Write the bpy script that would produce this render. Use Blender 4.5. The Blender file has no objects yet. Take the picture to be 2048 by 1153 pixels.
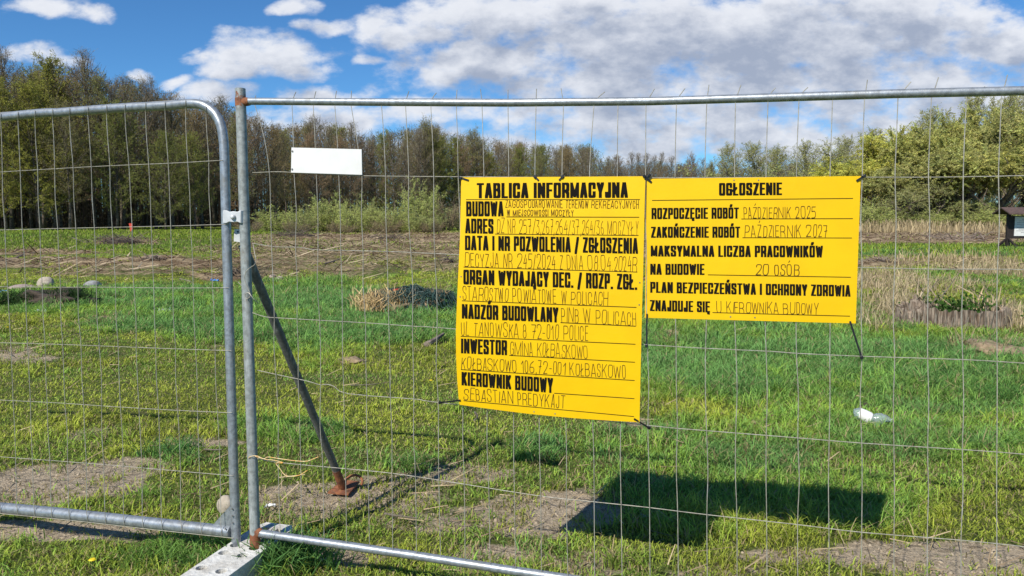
import bpy, bmesh, math, random
import numpy as np
from mathutils import Vector, Matrix, noise as mnoise

# ------------------------------------------------------------------ camera, sky, sun
SC = bpy.context.scene
COL = SC.collection
CAM_Z = 1.46
F_PX, HOR = 1500.0, 434.0                     # focal length and horizon row, in pixels of the 2048 px wide photograph
PITCH = math.atan((576.5 - HOR) / F_PX)
cd = bpy.data.cameras.new('camera')
cd.sensor_width = 36.0
cd.lens = F_PX / 2048 * 36.0
cd.clip_start, cd.clip_end = 0.05, 3000
cam = bpy.data.objects.new('camera', cd)
cam.location = (0, 0, CAM_Z)
cam.rotation_euler = (math.radians(90) - PITCH, 0, 0)
COL.objects.link(cam)
SC.camera = cam
SC.view_settings.view_transform = 'Standard'
SC.view_settings.look = 'None'
SC.view_settings.gamma = 1.0
SC.view_settings.exposure = 0.14
SC.cycles.max_bounces = 6
SC.cycles.transparent_max_bounces = 8
SC.cycles.sample_clamp_indirect = 4.0

SUN_V = Vector((-0.372, -0.595, 0.713)).normalized()      # towards the sun
SUN_EL = math.asin(SUN_V.z)
SUN_AZ = math.atan2(SUN_V.x, SUN_V.y)
sd = bpy.data.lights.new('sun', 'SUN')
sd.energy = 4.9
sd.angle = math.radians(0.5)
sd.color = (1.0, 0.955, 0.88)
sun = bpy.data.objects.new('sun', sd)
sun.rotation_euler = SUN_V.to_track_quat('Z', 'Y').to_euler()
sun.location = (-20, -30, 40)
COL.objects.link(sun)


def ray(px, py):
    u, w = (px - 1024) / F_PX, (py - 576.5) / F_PX
    cp, sp = math.cos(PITCH), math.sin(PITCH)
    return Vector((u, cp - w * sp, -sp - w * cp))


class NT:
    """Short-hand for building node trees."""
    def __init__(s, tree):
        s.t = tree
        s.n = tree.nodes
        s.n.clear()

    def add(s, typ, ins=None, **props):
        nd = s.n.new(typ)
        for k, v in props.items():
            setattr(nd, k, v)
        for k, v in (ins or {}).items():
            s.put(nd, k, v)
        return nd

    def put(s, nd, k, v):
        sock = nd.inputs[k]
        if hasattr(v, 'is_output'):
            s.t.links.new(v, sock)
        else:
            sock.default_value = v

    def math(s, op, a, b=0.0, c=0.0, clamp=False):
        nd = s.add('ShaderNodeMath', operation=op, use_clamp=clamp)
        for i, v in enumerate((a, b, c)):
            if i < len(nd.inputs):
                s.put(nd, i, v)
        return nd.outputs[0]

    def vmath(s, op, a, b=(0, 0, 0)):
        nd = s.add('ShaderNodeVectorMath', operation=op)
        s.put(nd, 0, a)
        s.put(nd, 1, b)
        return nd.outputs['Value'] if op in ('DOT_PRODUCT', 'LENGTH') else nd.outputs[0]

    def smooth(s, v, a, b, lo=0.0, hi=1.0):
        nd = s.add('ShaderNodeMapRange', {0: v, 1: a, 2: b, 3: lo, 4: hi}, interpolation_type='SMOOTHSTEP')
        return nd.outputs[0]

    def noise(s, vec, scale, detail=4.0, rough=0.55, out=0, dist=0.0):
        nd = s.add('ShaderNodeTexNoise', {'Vector': vec, 'Scale': scale, 'Detail': detail, 'Roughness': rough, 'Distortion': dist})
        return nd.outputs[out]

    def mix(s, fac, a, b):
        nd = s.add('ShaderNodeMix', data_type='RGBA')
        for k, v in ((0, fac), (6, a), (7, b)):
            if isinstance(v, tuple) and len(v) == 3:
                v = (*v, 1.0)
            s.put(nd, k, v)
        return nd.outputs[2]


CLOUDS = [  # where each cloud stands, as pixel of the reference view turned into a sky direction; width, height, weight
    (105, 18, 100, 24, .8), (35, 108, 60, 15, .6), (110, 125, 60, 12, .5), (545, 118, 110, 42, 1.2), (490, 148, 75, 20, .9), (600, 150, 70, 20, 1.0),
    (530, 78, 70, 22, .7), (440, 122, 50, 14, .6), (655, 58, 46, 21, .9), (598, 15, 36, 19, .85), (292, 137, 36, 17, 1.0), (352, 160, 40, 14, .75),
    (412, 108, 18, 6, .5), (716, 135, 26, 9, .7), (770, 70, 80, 40, 1.1), (860, 50, 150, 50, 1.1), (960, 122, 120, 52, 1.35), (890, 155, 60, 26, 1.0), (1010, 30, 200, 50, 1.1),
    (1200, 20, 230, 60, 1.05), (1350, 70, 190, 50, 1.25), (1230, 125, 200, 36, .8), (1480, 128, 200, 40, .9), (1560, 40, 220, 60, .95),
    (1700, 55, 240, 60, 1.15), (1860, 30, 220, 55, 1.0), (1990, 88, 120, 46, 1.2), (1750, 130, 180, 26, .75), (650, 202, 100, 24, .95),
    (700, 240, 190, 30, .85), (420, 192, 70, 22, .7), (840, 222, 120, 20, .8), (1100, 170, 260, 26, .7), (1120, 232, 330, 30, .72), (1500, 215, 420, 34, .8),
    (1480, 262, 460, 40, .95), (1250, 300, 380, 30, .85), (1900, 200, 300, 50, .95), (1000, 290, 300, 30, .7), (1450, 85, 640, 120, 1.1), (1750, 160, 400, 50, 1.05), (1300, 170, 440, 45, 1.0), (1700, 290, 340, 50, 1.0), (1350, 235, 480, 60, .9), (520, 250, 120, 24, .7),
]


def build_world():
    w = bpy.data.worlds.new('World')
    SC.world = w
    w.use_nodes = True
    g = bpy.data.node_groups.new('cloud_cover', 'ShaderNodeTree')
    g.interface.new_socket('UV', in_out='INPUT', socket_type='NodeSocketVector')
    g.interface.new_socket('Cover', in_out='OUTPUT', socket_type='NodeSocketFloat')
    n = NT(g)
    gi = n.add('NodeGroupInput')
    uv0 = gi.outputs[0]
    warp = n.noise(uv0, 7.0, 3.0, .55, 1)
    wv = n.vmath('SUBTRACT', warp, (.5, .5, .5))
    wv = n.vmath('MULTIPLY', wv, (.13, .07, 0))
    uv = n.vmath('ADD', uv0, wv)
    best = None
    for (px, py, rx, ry, amp) in CLOUDS:
        r = ray(px, py)
        a = n.vmath('SUBTRACT', uv, (r.x / r.y, r.z / r.y, 0))
        a = n.vmath('MULTIPLY', a, (F_PX / rx / 1.15, F_PX / ry / 1.15, 0))
        q = n.vmath('DOT_PRODUCT', a, a)
        q = n.math('MULTIPLY_ADD', q, -amp, amp)
        best = q if best is None else n.math('SMOOTH_MAX', best, q, .25)
    best = n.math('MAXIMUM', best, -1.1)
    sv = n.vmath('MULTIPLY', uv0, (1.0, 1.7, 1.0))
    f1 = n.noise(sv, 11.0, 9.0, .60)
    f2 = n.noise(sv, 34.0, 5.0, .6)
    fb = n.math('MULTIPLY_ADD', f1, 3.1, -1.66)
    fb = n.math('ADD', fb, n.math('MULTIPLY_ADD', f2, .8, -.40))
    go = n.add('NodeGroupOutput')
    n.t.links.new(n.math('ADD', best, fb), go.inputs[0])

    n = NT(w.node_tree)
    tc = n.add('ShaderNodeTexCoord')
    sp = n.add('ShaderNodeSeparateXYZ', {0: tc.outputs['Generated']})
    ya = n.math('MAXIMUM', n.math('ABSOLUTE', sp.outputs[1]), .08)
    uv = n.add('ShaderNodeCombineXYZ', {0: n.math('DIVIDE', sp.outputs[0], ya), 1: n.math('DIVIDE', sp.outputs[2], ya), 2: 0.0}).outputs[0]

    def cover(vec):
        gn = n.add('ShaderNodeGroup', node_tree=g)
        n.put(gn, 0, vec)
        return gn.outputs[0]
    d0 = cover(uv)
    d1 = cover(n.vmath('ADD', uv, (-.012, .030, 0)))
    mask = n.smooth(d0, -.16, .80)
    mask = n.math('MULTIPLY', mask, n.smooth(sp.outputs[2], -.01, .03))
    mask = n.math('MULTIPLY', mask, .96)
    thick = n.smooth(d1, -.1, 1.5)
    crisp = n.noise(n.vmath('MULTIPLY', uv, (1, 1.6, 1)), 26.0, 6.0, .6)
    lit = n.math('MULTIPLY_ADD', crisp, .45, n.math('SUBTRACT', .72, thick), clamp=True)
    ccol = n.mix(lit, (3.4, 3.9, 5.0), (7.8, 8.0, 8.5))
    sky = n.add('ShaderNodeTexSky', sky_type='NISHITA')
    sky.sun_disc = False
    sky.sun_elevation = SUN_EL
    sky.sun_rotation = SUN_AZ
    sky.air_density = 1.0
    sky.altitude = 1500
    sky.dust_density = .1
    sky.ozone_density = 3.0
    blue = n.vmath('MULTIPLY', sky.outputs[0], (.46, .84, 1.13))
    col = n.mix(mask, blue, ccol)
    bg = n.add('ShaderNodeBackground', {0: col, 1: 0.10})
    out = n.add('ShaderNodeOutputWorld')
    n.t.links.new(bg.outputs[0], out.inputs[0])
    w.cycles.sampling_method = 'MANUAL'
    w.cycles.sample_map_resolution = 512


build_world()

# ------------------------------------------------------------------ helpers
R = random.Random(7)
NR = np.random.RandomState(11)


def V(*a):
    return Vector(a)


def tag(o, label=None, cat=None, group=None, kind=None):
    for k, v in (('label', label), ('category', cat), ('group', group), ('kind', kind)):
        if v:
            o[k] = v
    return o


def empty(name, loc, label, cat, group=None):
    o = bpy.data.objects.new(name, None)
    o.empty_display_size = .1
    o.location = loc
    COL.objects.link(o)
    return tag(o, label, cat, group)


def link(name, me, m=None, parent=None, loc=None):
    o = bpy.data.objects.new(name, me)
    if m is not None:
        me.materials.clear()
        me.materials.append(m)
    COL.objects.link(o)
    if parent is not None:
        o.parent = parent
    if loc is not None:
        o.location = loc
    return o


class MB:
    """Collects shapes and links them as one mesh object. Coordinates are the world's; build() moves them to the thing's own origin."""
    def __init__(s):
        s.v, s.f, s.c = [], [], []
        s.col = None

    def add(s, verts, faces):
        b = len(s.v)
        s.v += [tuple(p) for p in verts]
        s.f += [tuple(b + i for i in f) for f in faces]
        if s.col is not None:
            s.c += [s.col] * len(verts)

    def tube(s, pts, r, n=10, cap=True, r1=None):
        pts = [Vector(p) for p in pts]
        k = len(pts)
        rs = r if isinstance(r, (list, tuple)) else [r + ((r1 if r1 is not None else r) - r) * i / max(1, k - 1) for i in range(k)]
        vs, fs = [], []
        t0 = (pts[1] - pts[0]).normalized()
        a = t0.orthogonal().normalized()
        for i, p in enumerate(pts):
            t = (pts[min(i + 1, k - 1)] - pts[max(i - 1, 0)]).normalized()
            a = (a - a.dot(t) * t)
            a = a.normalized() if a.length > 1e-6 else t.orthogonal().normalized()
            b = t.cross(a)
            for j in range(n):
                w = 2 * math.pi * j / n
                vs.append(p + rs[i] * (math.cos(w) * a + math.sin(w) * b))
        for i in range(k - 1):
            for j in range(n):
                fs.append((i * n + j, i * n + (j + 1) % n, (i + 1) * n + (j + 1) % n, (i + 1) * n + j))
        if cap:
            fs.append(tuple(range(n - 1, -1, -1)))
            fs.append(tuple((k - 1) * n + j for j in range(n)))
        s.add(vs, fs)

    def box(s, c, ex, ey, ez):
        """box from centre and three half-axis vectors"""
        c, ex, ey, ez = Vector(c), Vector(ex), Vector(ey), Vector(ez)
        vs = [c + i * ex + j * ey + k * ez for i in (-1, 1) for j in (-1, 1) for k in (-1, 1)]
        s.add(vs, [(0, 1, 3, 2), (4, 6, 7, 5), (0, 4, 5, 1), (2, 3, 7, 6), (0, 2, 6, 4), (1, 5, 7, 3)])

    def quadprism(s, q, off):
        """slab: quad q extruded by off"""
        q = [Vector(p) for p in q]
        m = len(q)
        o = Vector(off)
        s.add(q + [p + o for p in q], [tuple(range(m - 1, -1, -1)), tuple(range(m, 2 * m))] + [(i, (i + 1) % m, m + (i + 1) % m, m + i) for i in range(m)])

    def strip(s, p, q, w, side):
        h = Vector(side) * w * .5
        s.add([p - h, p + h, q + h * .4, q - h * .4], [(0, 1, 2, 3)])

    def build(s, name, m, parent=None, smooth=False, bevel=0.0, origin=None):
        me = bpy.data.meshes.new(name)
        org = Vector(origin) if origin is not None else (Vector(parent_world(parent)) if parent is not None else Vector((0, 0, 0)))
        me.from_pydata([tuple(Vector(p) - org) for p in s.v], [], s.f)
        if s.c:
            ca = me.color_attributes.new('col', 'FLOAT_COLOR', 'POINT')
            ca.data.foreach_set('color', np.array([(*c, 1.0) for c in s.c], dtype=np.float32).ravel())
        if smooth:
            me.polygons.foreach_set('use_smooth', [True] * len(me.polygons))
            me.set_sharp_from_angle(angle=math.radians(50))
        me.update()
        o = link(name, me, m, parent)
        if parent is None:
            o.location = org
        if bevel:
            b = o.modifiers.new('bevel', 'BEVEL')
            b.width = bevel
            b.segments = 2
            b.limit_method = 'ANGLE'
        return o


def parent_world(p):
    v = Vector(p.location)
    while p.parent is not None:
        p = p.parent
        v += p.location
    return v


# ---- value noise for the terrain and its patches
_tab = np.random.RandomState(5).rand(256, 256)


def vnoise(x, y):
    xi, yi = np.floor(x).astype(int), np.floor(y).astype(int)
    fx, fy = x - xi, y - yi
    fx, fy = fx * fx * (3 - 2 * fx), fy * fy * (3 - 2 * fy)
    g = lambda a, b: _tab[a & 255, b & 255]
    return (g(xi, yi) * (1 - fx) + g(xi + 1, yi) * fx) * (1 - fy) + (g(xi, yi + 1) * (1 - fx) + g(xi + 1, yi + 1) * fx) * fy


def fbm(x, y, oct=4):
    v, a, t = 0, .5, 0
    for k in range(oct):
        v = v + a * vnoise(x * 2 ** k + 17 * k, y * 2 ** k + 31 * k)
        t += a
        a *= .5
    return v / t


def height(x, y):
    x, y = np.asarray(x, float), np.asarray(y, float)
    near = np.clip((np.hypot(x, y) - 1.0) / 6, 0, 1)
    h = (fbm(x * .55, y * .55, 4) - .5) * .10 * (.35 + .65 * near)
    h = h + (fbm(x * 3.1 + 40, y * 3.1, 3) - .5) * .035
    h = h + (fbm(x * .06 + 9, y * .06, 2) - .5) * .5 * np.clip((y - 14) / 25, 0, 1)
    return h


def hz(x, y):
    return float(height(np.array([x]), np.array([y]))[0])


def gpt(px, py, dz=0.0):
    """the point of the ground seen at a pixel of the reference view"""
    r = ray(px, py)
    z = 0.0
    for _ in range(8):
        t = (z - CAM_Z) / r.z
        z = hz(r.x * t, r.y * t)
    return Vector((r.x * t, r.y * t, z + dz))


def at_depth(px, py, Y):
    r = ray(px, py)
    t = Y / r.y
    return Vector((r.x * t, Y, CAM_Z + r.z * t))


# ---- ground zones: each an ellipse on the ground (given by where the reference view sees it)
def to_px(x, y):
    cp, sp = math.cos(PITCH), math.sin(PITCH)
    z = -CAM_Z
    d = np.maximum(y * cp - z * sp, .05)
    return 1024 + F_PX * x / d, 576.5 - F_PX * (y * sp + z * cp) / d


DIRT = [(130, 965, 190, 34, 1.0), (250, 940, 110, 22, .9), (60, 990, 120, 26, .8), (400, 890, 90, 10, .75), (170, 872, 60, 12, .6), (90, 1062, 260, 20, .9), (330, 1080, 120, 14, .5),
        (620, 1000, 130, 40, 1.0), (760, 985, 150, 38, .75), (900, 940, 120, 26, .7), (560, 1120, 120, 22, .75), (700, 1110, 90, 22, .7), (1080, 1030, 150, 42, .95), (880, 1040, 120, 30, .6), (1000, 1110, 110, 30, .75),
        (1190, 1120, 90, 30, .6), (1245, 845, 60, 18, .6), (1320, 680, 40, 10, .6), (1900, 1105, 260, 36, 1.0), (1600, 1112, 120, 20, .8), (1780, 1085, 80, 14, .7), (1450, 1150, 120, 14, .6),
        (40, 722, 75, 18, .7), (420, 700, 60, 8, .3), (1640, 815, 60, 10, .5), (1990, 868, 60, 10, .7), (1350, 772, 40, 10, .6), (1150, 1000, 80, 26, .5), (560, 1050, 60, 20, .7), (330, 665, 40, 7, .3)]
MULCH = [(150, 530, 420, 11, .85), (560, 540, 240, 26, .58), (700, 500, 320, 22, .64), (930, 520, 260, 26, .56), (880, 478, 320, 10, .85), (600, 480, 130, 10, .6), (60, 505, 150, 7, .8), (300, 548, 260, 8, .55),
         (1250, 500, 260, 24, .7), (1560, 480, 300, 12, .8), (1900, 478, 260, 10, .9), (1780, 528, 70, 9, .8), (1985, 545, 100, 8, .5), (250, 484, 60, 5, .8), (1150, 560, 160, 14, .5), (450, 560, 70, 8, .9)]
STRAW = [(1900, 527, 150, 10, .95), (2000, 545, 120, 10, .9), (1790, 570, 90, 22, .95), (1790, 620, 70, 30, .8), (1880, 580, 90, 12, .6), (1900, 462, 320, 9, 1.0), (1700, 462, 200, 7, .8), (760, 465, 150, 4, .8), (1100, 470, 300, 5, .6),
         (1985, 705, 70, 16, .9), (2030, 645, 70, 22, .9), (1760, 655, 50, 20, .7), (1500, 545, 200, 16, .5), (480, 590, 60, 9, .4), (220, 642, 60, 6, .5)]
LUSH = [(700, 640, 520, 60, 1.0), (1250, 650, 500, 70, 1.0), (1600, 720, 520, 90, 1.0), (1850, 800, 320, 130, .8), (300, 610, 360, 36, .9), (1400, 900, 240, 70, .6), (1500, 1010, 380, 70, .7), (1960, 560, 200, 26, .6), (1900, 500, 260, 10, .9), (250, 470, 420, 8, .7), (620, 640, 140, 90, .9), (560, 860, 140, 30, .6), (830, 930, 60, 20, .7), (1075, 897, 70, 20, 1.0), (330, 930, 90, 18, .6), (540, 1130, 80, 34, 1.0), (380, 1110, 90, 24, .7), (1990, 760, 120, 60, .8)]


def zone(lst, x, y, soft=.55):
    px, py = to_px(x, y)
    px = px + (fbm(x * 1.3 + 3, y * 1.3, 3) - .5) * 90 + (fbm(x * 5 + 3, y * 5, 2) - .5) * 40
    py = py + (fbm(x * 1.1 + 70, y * 1.1 + 8, 3) - .5) * 22 * np.clip((py - 434) / 160, 0, 2)
    v = np.zeros_like(px)
    for (cx, cy, rx, ry, a) in lst:
        q = ((px - cx) / rx) ** 2 + ((py - cy) / ry) ** 2
        v = np.maximum(v, a * np.clip((1.25 - q) / soft, 0, 1))
    return v * (y > .3)


def mulch_rise(x, y, mu=None):
    mu = zone(MULCH, x, y) if mu is None else mu
    return mu * ((fbm(x * .9 + 2, y * .9, 4) - .42) * .5 + (fbm(x * 3.2 + 2, y * 3.2, 3) - .5) * .22)


# ------------------------------------------------------------------ materials
def new_mat(name):
    m = bpy.data.materials.new(name)
    m.use_nodes = True
    return m, NT(m.node_tree)


def finish(n, bsdf):
    out = n.add('ShaderNodeOutputMaterial')
    n.t.links.new(bsdf, out.inputs[0])


def pbr(name, col, rough=.6, metal=0.0, var=.25, scale=20.0, col2=None, bump=0.0, bscale=None, spec=.5):
    m, n = new_mat(name)
    tc = n.add('ShaderNodeTexCoord')
    f = n.noise(tc.outputs['Object'], scale, 5.0, .6)
    c2 = col2 if col2 else tuple(c * (1 - var) for c in col)
    c = n.mix(n.smooth(f, .35, .68), col, c2)
    b = n.add('ShaderNodeBsdfPrincipled', {'Base Color': c, 'Roughness': rough, 'Metallic': metal, 'Specular IOR Level': spec})
    if bump:
        bn = n.add('ShaderNodeBump', {'Height': n.noise(tc.outputs['Object'], bscale or scale * 2, 5.0, .6), 'Strength': bump, 'Distance': .01})
        n.t.links.new(bn.outputs[0], b.inputs['Normal'])
    finish(n, b.outputs[0])
    return m


def steel(name, rusty=False, base=(.40, .43, .45), rough=.42, metal=.55):
    m, n = new_mat(name)
    g = n.add('ShaderNodeNewGeometry')
    P = g.outputs['Position']
    f = n.noise(P, 45.0, 6.0, .7)
    f2 = n.noise(n.vmath('MULTIPLY', P, (1, 1, .18)), 60.0, 4.0, .6)
    c = n.mix(n.smooth(f, .38, .64), base, tuple(x * .62 for x in base))
    c = n.mix(n.math('MULTIPLY', n.smooth(n.noise(P, 9.0, 4.0, .6), .55, .7), .35), c, (.30, .27, .21))
    c = n.mix(n.math('MULTIPLY', n.smooth(f2, .52, .75), .45), c, (.55, .56, .55))
    b = n.add('ShaderNodeBsdfPrincipled', {'Roughness': n.math('MULTIPLY_ADD', f, .3, rough - .15)})
    if rusty:
        sp = n.add('ShaderNodeSeparateXYZ', {0: P})
        top = n.smooth(n.math('MULTIPLY_ADD', f, .12, sp.outputs[2]), 1.965, 1.995)
        low = n.smooth(n.math('MULTIPLY_ADD', f, -.06, sp.outputs[2]), .13, .12)
        spots = n.smooth(n.noise(P, 90.0, 3.0, .6), .68, .74)
        side = n.smooth(n.noise(P, 22.0, 3.0, .6), .47, .54)
        k = n.math('MAXIMUM', n.math('MULTIPLY', top, side), n.math('MAXIMUM', low, n.math('MULTIPLY', spots, .5)))
        rust = n.mix(n.noise(P, 70.0, 4.0, .6), (.30, .10, .035), (.14, .05, .025))
        c = n.mix(k, c, rust)
        n.t.links.new(n.math('MULTIPLY_ADD', k, -metal, metal), b.inputs['Metallic'])
    else:
        b.inputs['Metallic'].default_value = metal
    n.t.links.new(c, b.inputs['Base Color'])
    bn = n.add('ShaderNodeBump', {'Height': n.noise(P, 160.0, 3.0, .6), 'Strength': .12, 'Distance': .003})
    n.t.links.new(bn.outputs[0], b.inputs['Normal'])
    finish(n, b.outputs[0])
    return m


def plant_mat(name, rough=.6, trans=.3):
    """leaf or blade; its colour is the mesh's own (each leaf has one)"""
    m, n = new_mat(name)
    a = n.add('ShaderNodeAttribute', attribute_name='col')
    d = n.add('ShaderNodeBsdfPrincipled', {'Base Color': a.outputs[0], 'Roughness': rough, 'Specular IOR Level': .08})
    t = n.add('ShaderNodeBsdfTranslucent', {'Color': a.outputs[0]})
    x = n.add('ShaderNodeMixShader', {0: trans, 1: d.outputs[0], 2: t.outputs[0]})
    finish(n, x.outputs[0])
    return m


def ground_mat():
    m, n = new_mat('field_ground')
    g = n.add('ShaderNodeNewGeometry')
    P = g.outputs['Position']
    a = n.add('ShaderNodeAttribute', attribute_name='zones')
    sp = n.add('ShaderNodeSeparateColor', {0: a.outputs[0]})
    dirt, mul, strw = sp.outputs[0], sp.outputs[1], sp.outputs[2]
    f1 = n.noise(P, 3.0, 6.0, .62)
    f2 = n.noise(P, 22.0, 6.0, .65)
    f3 = n.noise(P, 110.0, 4.0, .7)
    f4 = n.noise(n.vmath('MULTIPLY', P, (.35, .9, 1)), 1.6, 6.0, .65)
    grass = n.mix(n.smooth(f2, .3, .7), (.060, .080, .018), (.165, .205, .042))
    grass = n.mix(n.math('MULTIPLY', n.smooth(f1, .52, .70), .45), grass, (.22, .185, .075))
    soil = n.mix(n.smooth(f3, .3, .7), (.35, .275, .18), (.66, .535, .375))
    soil = n.mix(n.math('MULTIPLY', n.smooth(f2, .50, .66), .75), soil, (.12, .088, .052))
    soil = n.mix(n.math('MULTIPLY', n.smooth(n.noise(P, 5.5, 6.0, .7), .52, .66), .45), soil, (.50, .42, .30))
    st = n.add('ShaderNodeTexVoronoi', {'Vector': P, 'Scale': 85.0, 'Randomness': 1.0})
    soil = n.mix(n.smooth(st.outputs['Distance'], .26, .18), soil, n.mix(st.outputs['Color'], (.28, .225, .155), (.54, .455, .34)))
    mulch = n.mix(n.smooth(f4, .35, .65), (.17, .11, .062), (.46, .35, .21))
    mulch = n.mix(n.math('MULTIPLY', n.smooth(f2, .5, .7), .7), mulch, (.045, .032, .022))
    dry = n.mix(n.smooth(f2, .3, .7), (.22, .165, .085), (.42, .34, .20))
    edge = n.math('ADD', n.math('MULTIPLY_ADD', f2, 1.2, -.6), n.math('MULTIPLY_ADD', n.noise(P, 7.0, 5.0, .65), 1.3, -.65))
    c = n.mix(n.smooth(n.math('ADD', mul, edge), .35, .7), grass, mulch)
    c = n.mix(n.smooth(n.math('ADD', strw, edge), .4, .75), c, dry)
    c = n.mix(n.smooth(n.math('ADD', dirt, edge), .25, .75), c, soil)
    b = n.add('ShaderNodeBsdfPrincipled', {'Base Color': c, 'Roughness': .92, 'Specular IOR Level': .15})
    bn = n.add('ShaderNodeBump', {'Height': n.math('ADD', f3, n.math('MULTIPLY', f2, 2.0)), 'Strength': .9, 'Distance': .022})
    n.t.links.new(bn.outputs[0], b.inputs['Normal'])
    finish(n, b.outputs[0])
    return m


M = {}
M['steel'] = steel('galvanised_steel')
M['steel_rusty'] = steel('old_galvanised_steel', True, (.34, .365, .345), .55, .18)
M['wire'] = steel('fence_wire', base=(.43, .40, .32), rough=.5, metal=.15)
M['bright'] = pbr('pale_cast_zinc', (.62, .63, .62), .5, .15, .15, 40)
M['rust'] = pbr('rusted_steel', (.33, .125, .05), .85, .1, .5, 30, (.16, .065, .035), .4, 60)
M['concrete'] = pbr('pale_concrete', (.68, .67, .62), .9, 0, .2, 9, (.46, .43, .37), .9, 45, .2)
M['yellow'] = pbr('yellow_plastic_sheet', (.80, .50, .004), .38, 0, .02, 6, (.77, .465, .004), bump=.25, bscale=5.0, spec=.22)
M['print'] = pbr('black_print', (.012, .010, .008), .9, 0, .1, 30, spec=.06)
M['pen'] = pbr('brown_black_marker', (.10, .05, .015), .9, 0, .2, 60, spec=.06)
M['white'] = pbr('white_plastic_sheet', (.76, .755, .73), .4, 0, .06, 9, (.70, .69, .65), spec=.15)
M['black'] = pbr('black_nylon', (.012, .012, .013), .35, 0, .2, 60)
M['rivet'] = pbr('dull_rivet', (.25, .24, .22), .5, .4, .3, 60)
M['bark'] = pbr('grey_brown_bark', (.19, .155, .115), .95, 0, .5, 6, (.055, .042, .03), .8, 14)
M['bark_pale'] = pbr('pale_bark', (.26, .22, .17), .95, 0, .5, 5, (.11, .09, .065), .8, 14)
M['leaf'] = plant_mat('leaf_and_twig', .7, .25)
M['blade'] = plant_mat('grass_blade', .55, .3)
M['stalk'] = plant_mat('dry_stalk', .8, .1)
M['ground'] = ground_mat()
M['old_wood'] = pbr('weathered_wood', (.33, .26, .20), .95, 0, .5, 9, (.12, .09, .07), .8, 40)
M['dark_wood'] = pbr('dark_stained_wood', (.030, .020, .016), .7, 0, .4, 12, (.014, .010, .008), .3, 30)
M['shingle'] = pbr('brown_roof_boards', (.12, .075, .06), .8, 0, .4, 12, (.07, .045, .038), .5, 30)
M['rock'] = pbr('beige_fieldstone', (.46, .40, .31), .9, 0, .4, 14, (.30, .25, .19), .5, 40)
M['rock_grey'] = pbr('grey_fieldstone', (.33, .33, .32), .9, 0, .3, 14, (.22, .21, .20), .5, 40)
M['rock_pink'] = pbr('pinkish_fieldstone', (.42, .33, .28), .9, 0, .3, 14, (.28, .2, .17), .5, 40)
M['sand'] = pbr('dug_up_sandy_soil', (.36, .27, .16), .95, 0, .4, 30, (.22, .155, .09), .9, 90)
M['peat'] = pbr('dark_dug_soil', (.075, .055, .038), .95, 0, .5, 20, (.035, .027, .02), .9, 50)
M['net'] = pbr('dark_green_netting', (.040, .085, .070), .6, 0, .4, 40)
M['blue'] = pbr('blue_plastic_film', (.04, .18, .62), .35, 0, .3, 40, (.10, .30, .75))
M['red'] = pbr('red_flag_cloth', (.62, .06, .03), .7, 0, .2, 40)
M['string'] = pbr('orange_twine', (.75, .36, .06), .7, 0, .3, 60, (.82, .70, .42))
M['petal'] = pbr('yellow_petals', (.80, .60, .01), .6, 0, .2, 60)
M['film'] = pbr('pale_plastic_film', (.42, .48, .46), .3, 0, .2, 30)


def stump_mat():
    m, n = new_mat('split_grey_stump')
    tc = n.add('ShaderNodeTexCoord')
    f = n.noise(n.vmath('MULTIPLY', tc.outputs['Object'], (14, 14, 1.6)), 2.2, 6.0, .65)
    g = n.noise(tc.outputs['Object'], 6.0, 4.0, .6)
    c = n.mix(n.smooth(f, .36, .66), (.085, .062, .045), (.36, .29, .22))
    c = n.mix(n.math('MULTIPLY', n.smooth(g, .5, .7), .6), c, (.20, .135, .085))
    b = n.add('ShaderNodeBsdfPrincipled', {'Base Color': c, 'Roughness': .95, 'Specular IOR Level': .1})
    bn = n.add('ShaderNodeBump', {'Height': f, 'Strength': .9, 'Distance': .02})
    n.t.links.new(bn.outputs[0], b.inputs['Normal'])
    finish(n, b.outputs[0])
    return m


M['stump'] = stump_mat()


def bottle_mat():
    m, n = new_mat('clear_bottle_plastic')
    b = n.add('ShaderNodeBsdfPrincipled', {'Base Color': (.72, .84, .84, 1), 'Roughness': .12, 'Transmission Weight': .75, 'IOR': 1.25})
    finish(n, b.outputs[0])
    return m


M['bottle'] = bottle_mat()


# ------------------------------------------------------------------ ground
def gz(px, py, z):
    r = ray(px, py)
    t = (z - CAM_Z) / r.z
    return V(r.x * t, r.y * t, z)


BLK_Z = .105
_n0, _n1, _f0, _f1 = gz(357, 1150, BLK_Z), gz(466, 1150, BLK_Z), gz(527, 1044.5, BLK_Z), gz(590, 1051, BLK_Z)
BLK_AX = ((_n0 - _f0) + (_n1 - _f1)).normalized()                    # along the block, towards the camera
BLK_SX = V(-BLK_AX.y, BLK_AX.x, 0)
BLK_W = abs((_f1 - _f0).dot(BLK_SX)) * .5 + .012
BLK_C = (_f0 + _f1) * .5 + BLK_AX * .36
print('block half width', BLK_W, abs((_n1 - _n0).dot(BLK_SX)) * .5)


def BLOCK_CLEAR(x, y):
    u = (x - BLK_C.x) * BLK_AX.x + (y - BLK_C.y) * BLK_AX.y
    v = (x - BLK_C.x) * BLK_SX.x + (y - BLK_C.y) * BLK_SX.y
    return (np.abs(u) > .37) | (np.abs(v) > BLK_W + .01)


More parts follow.
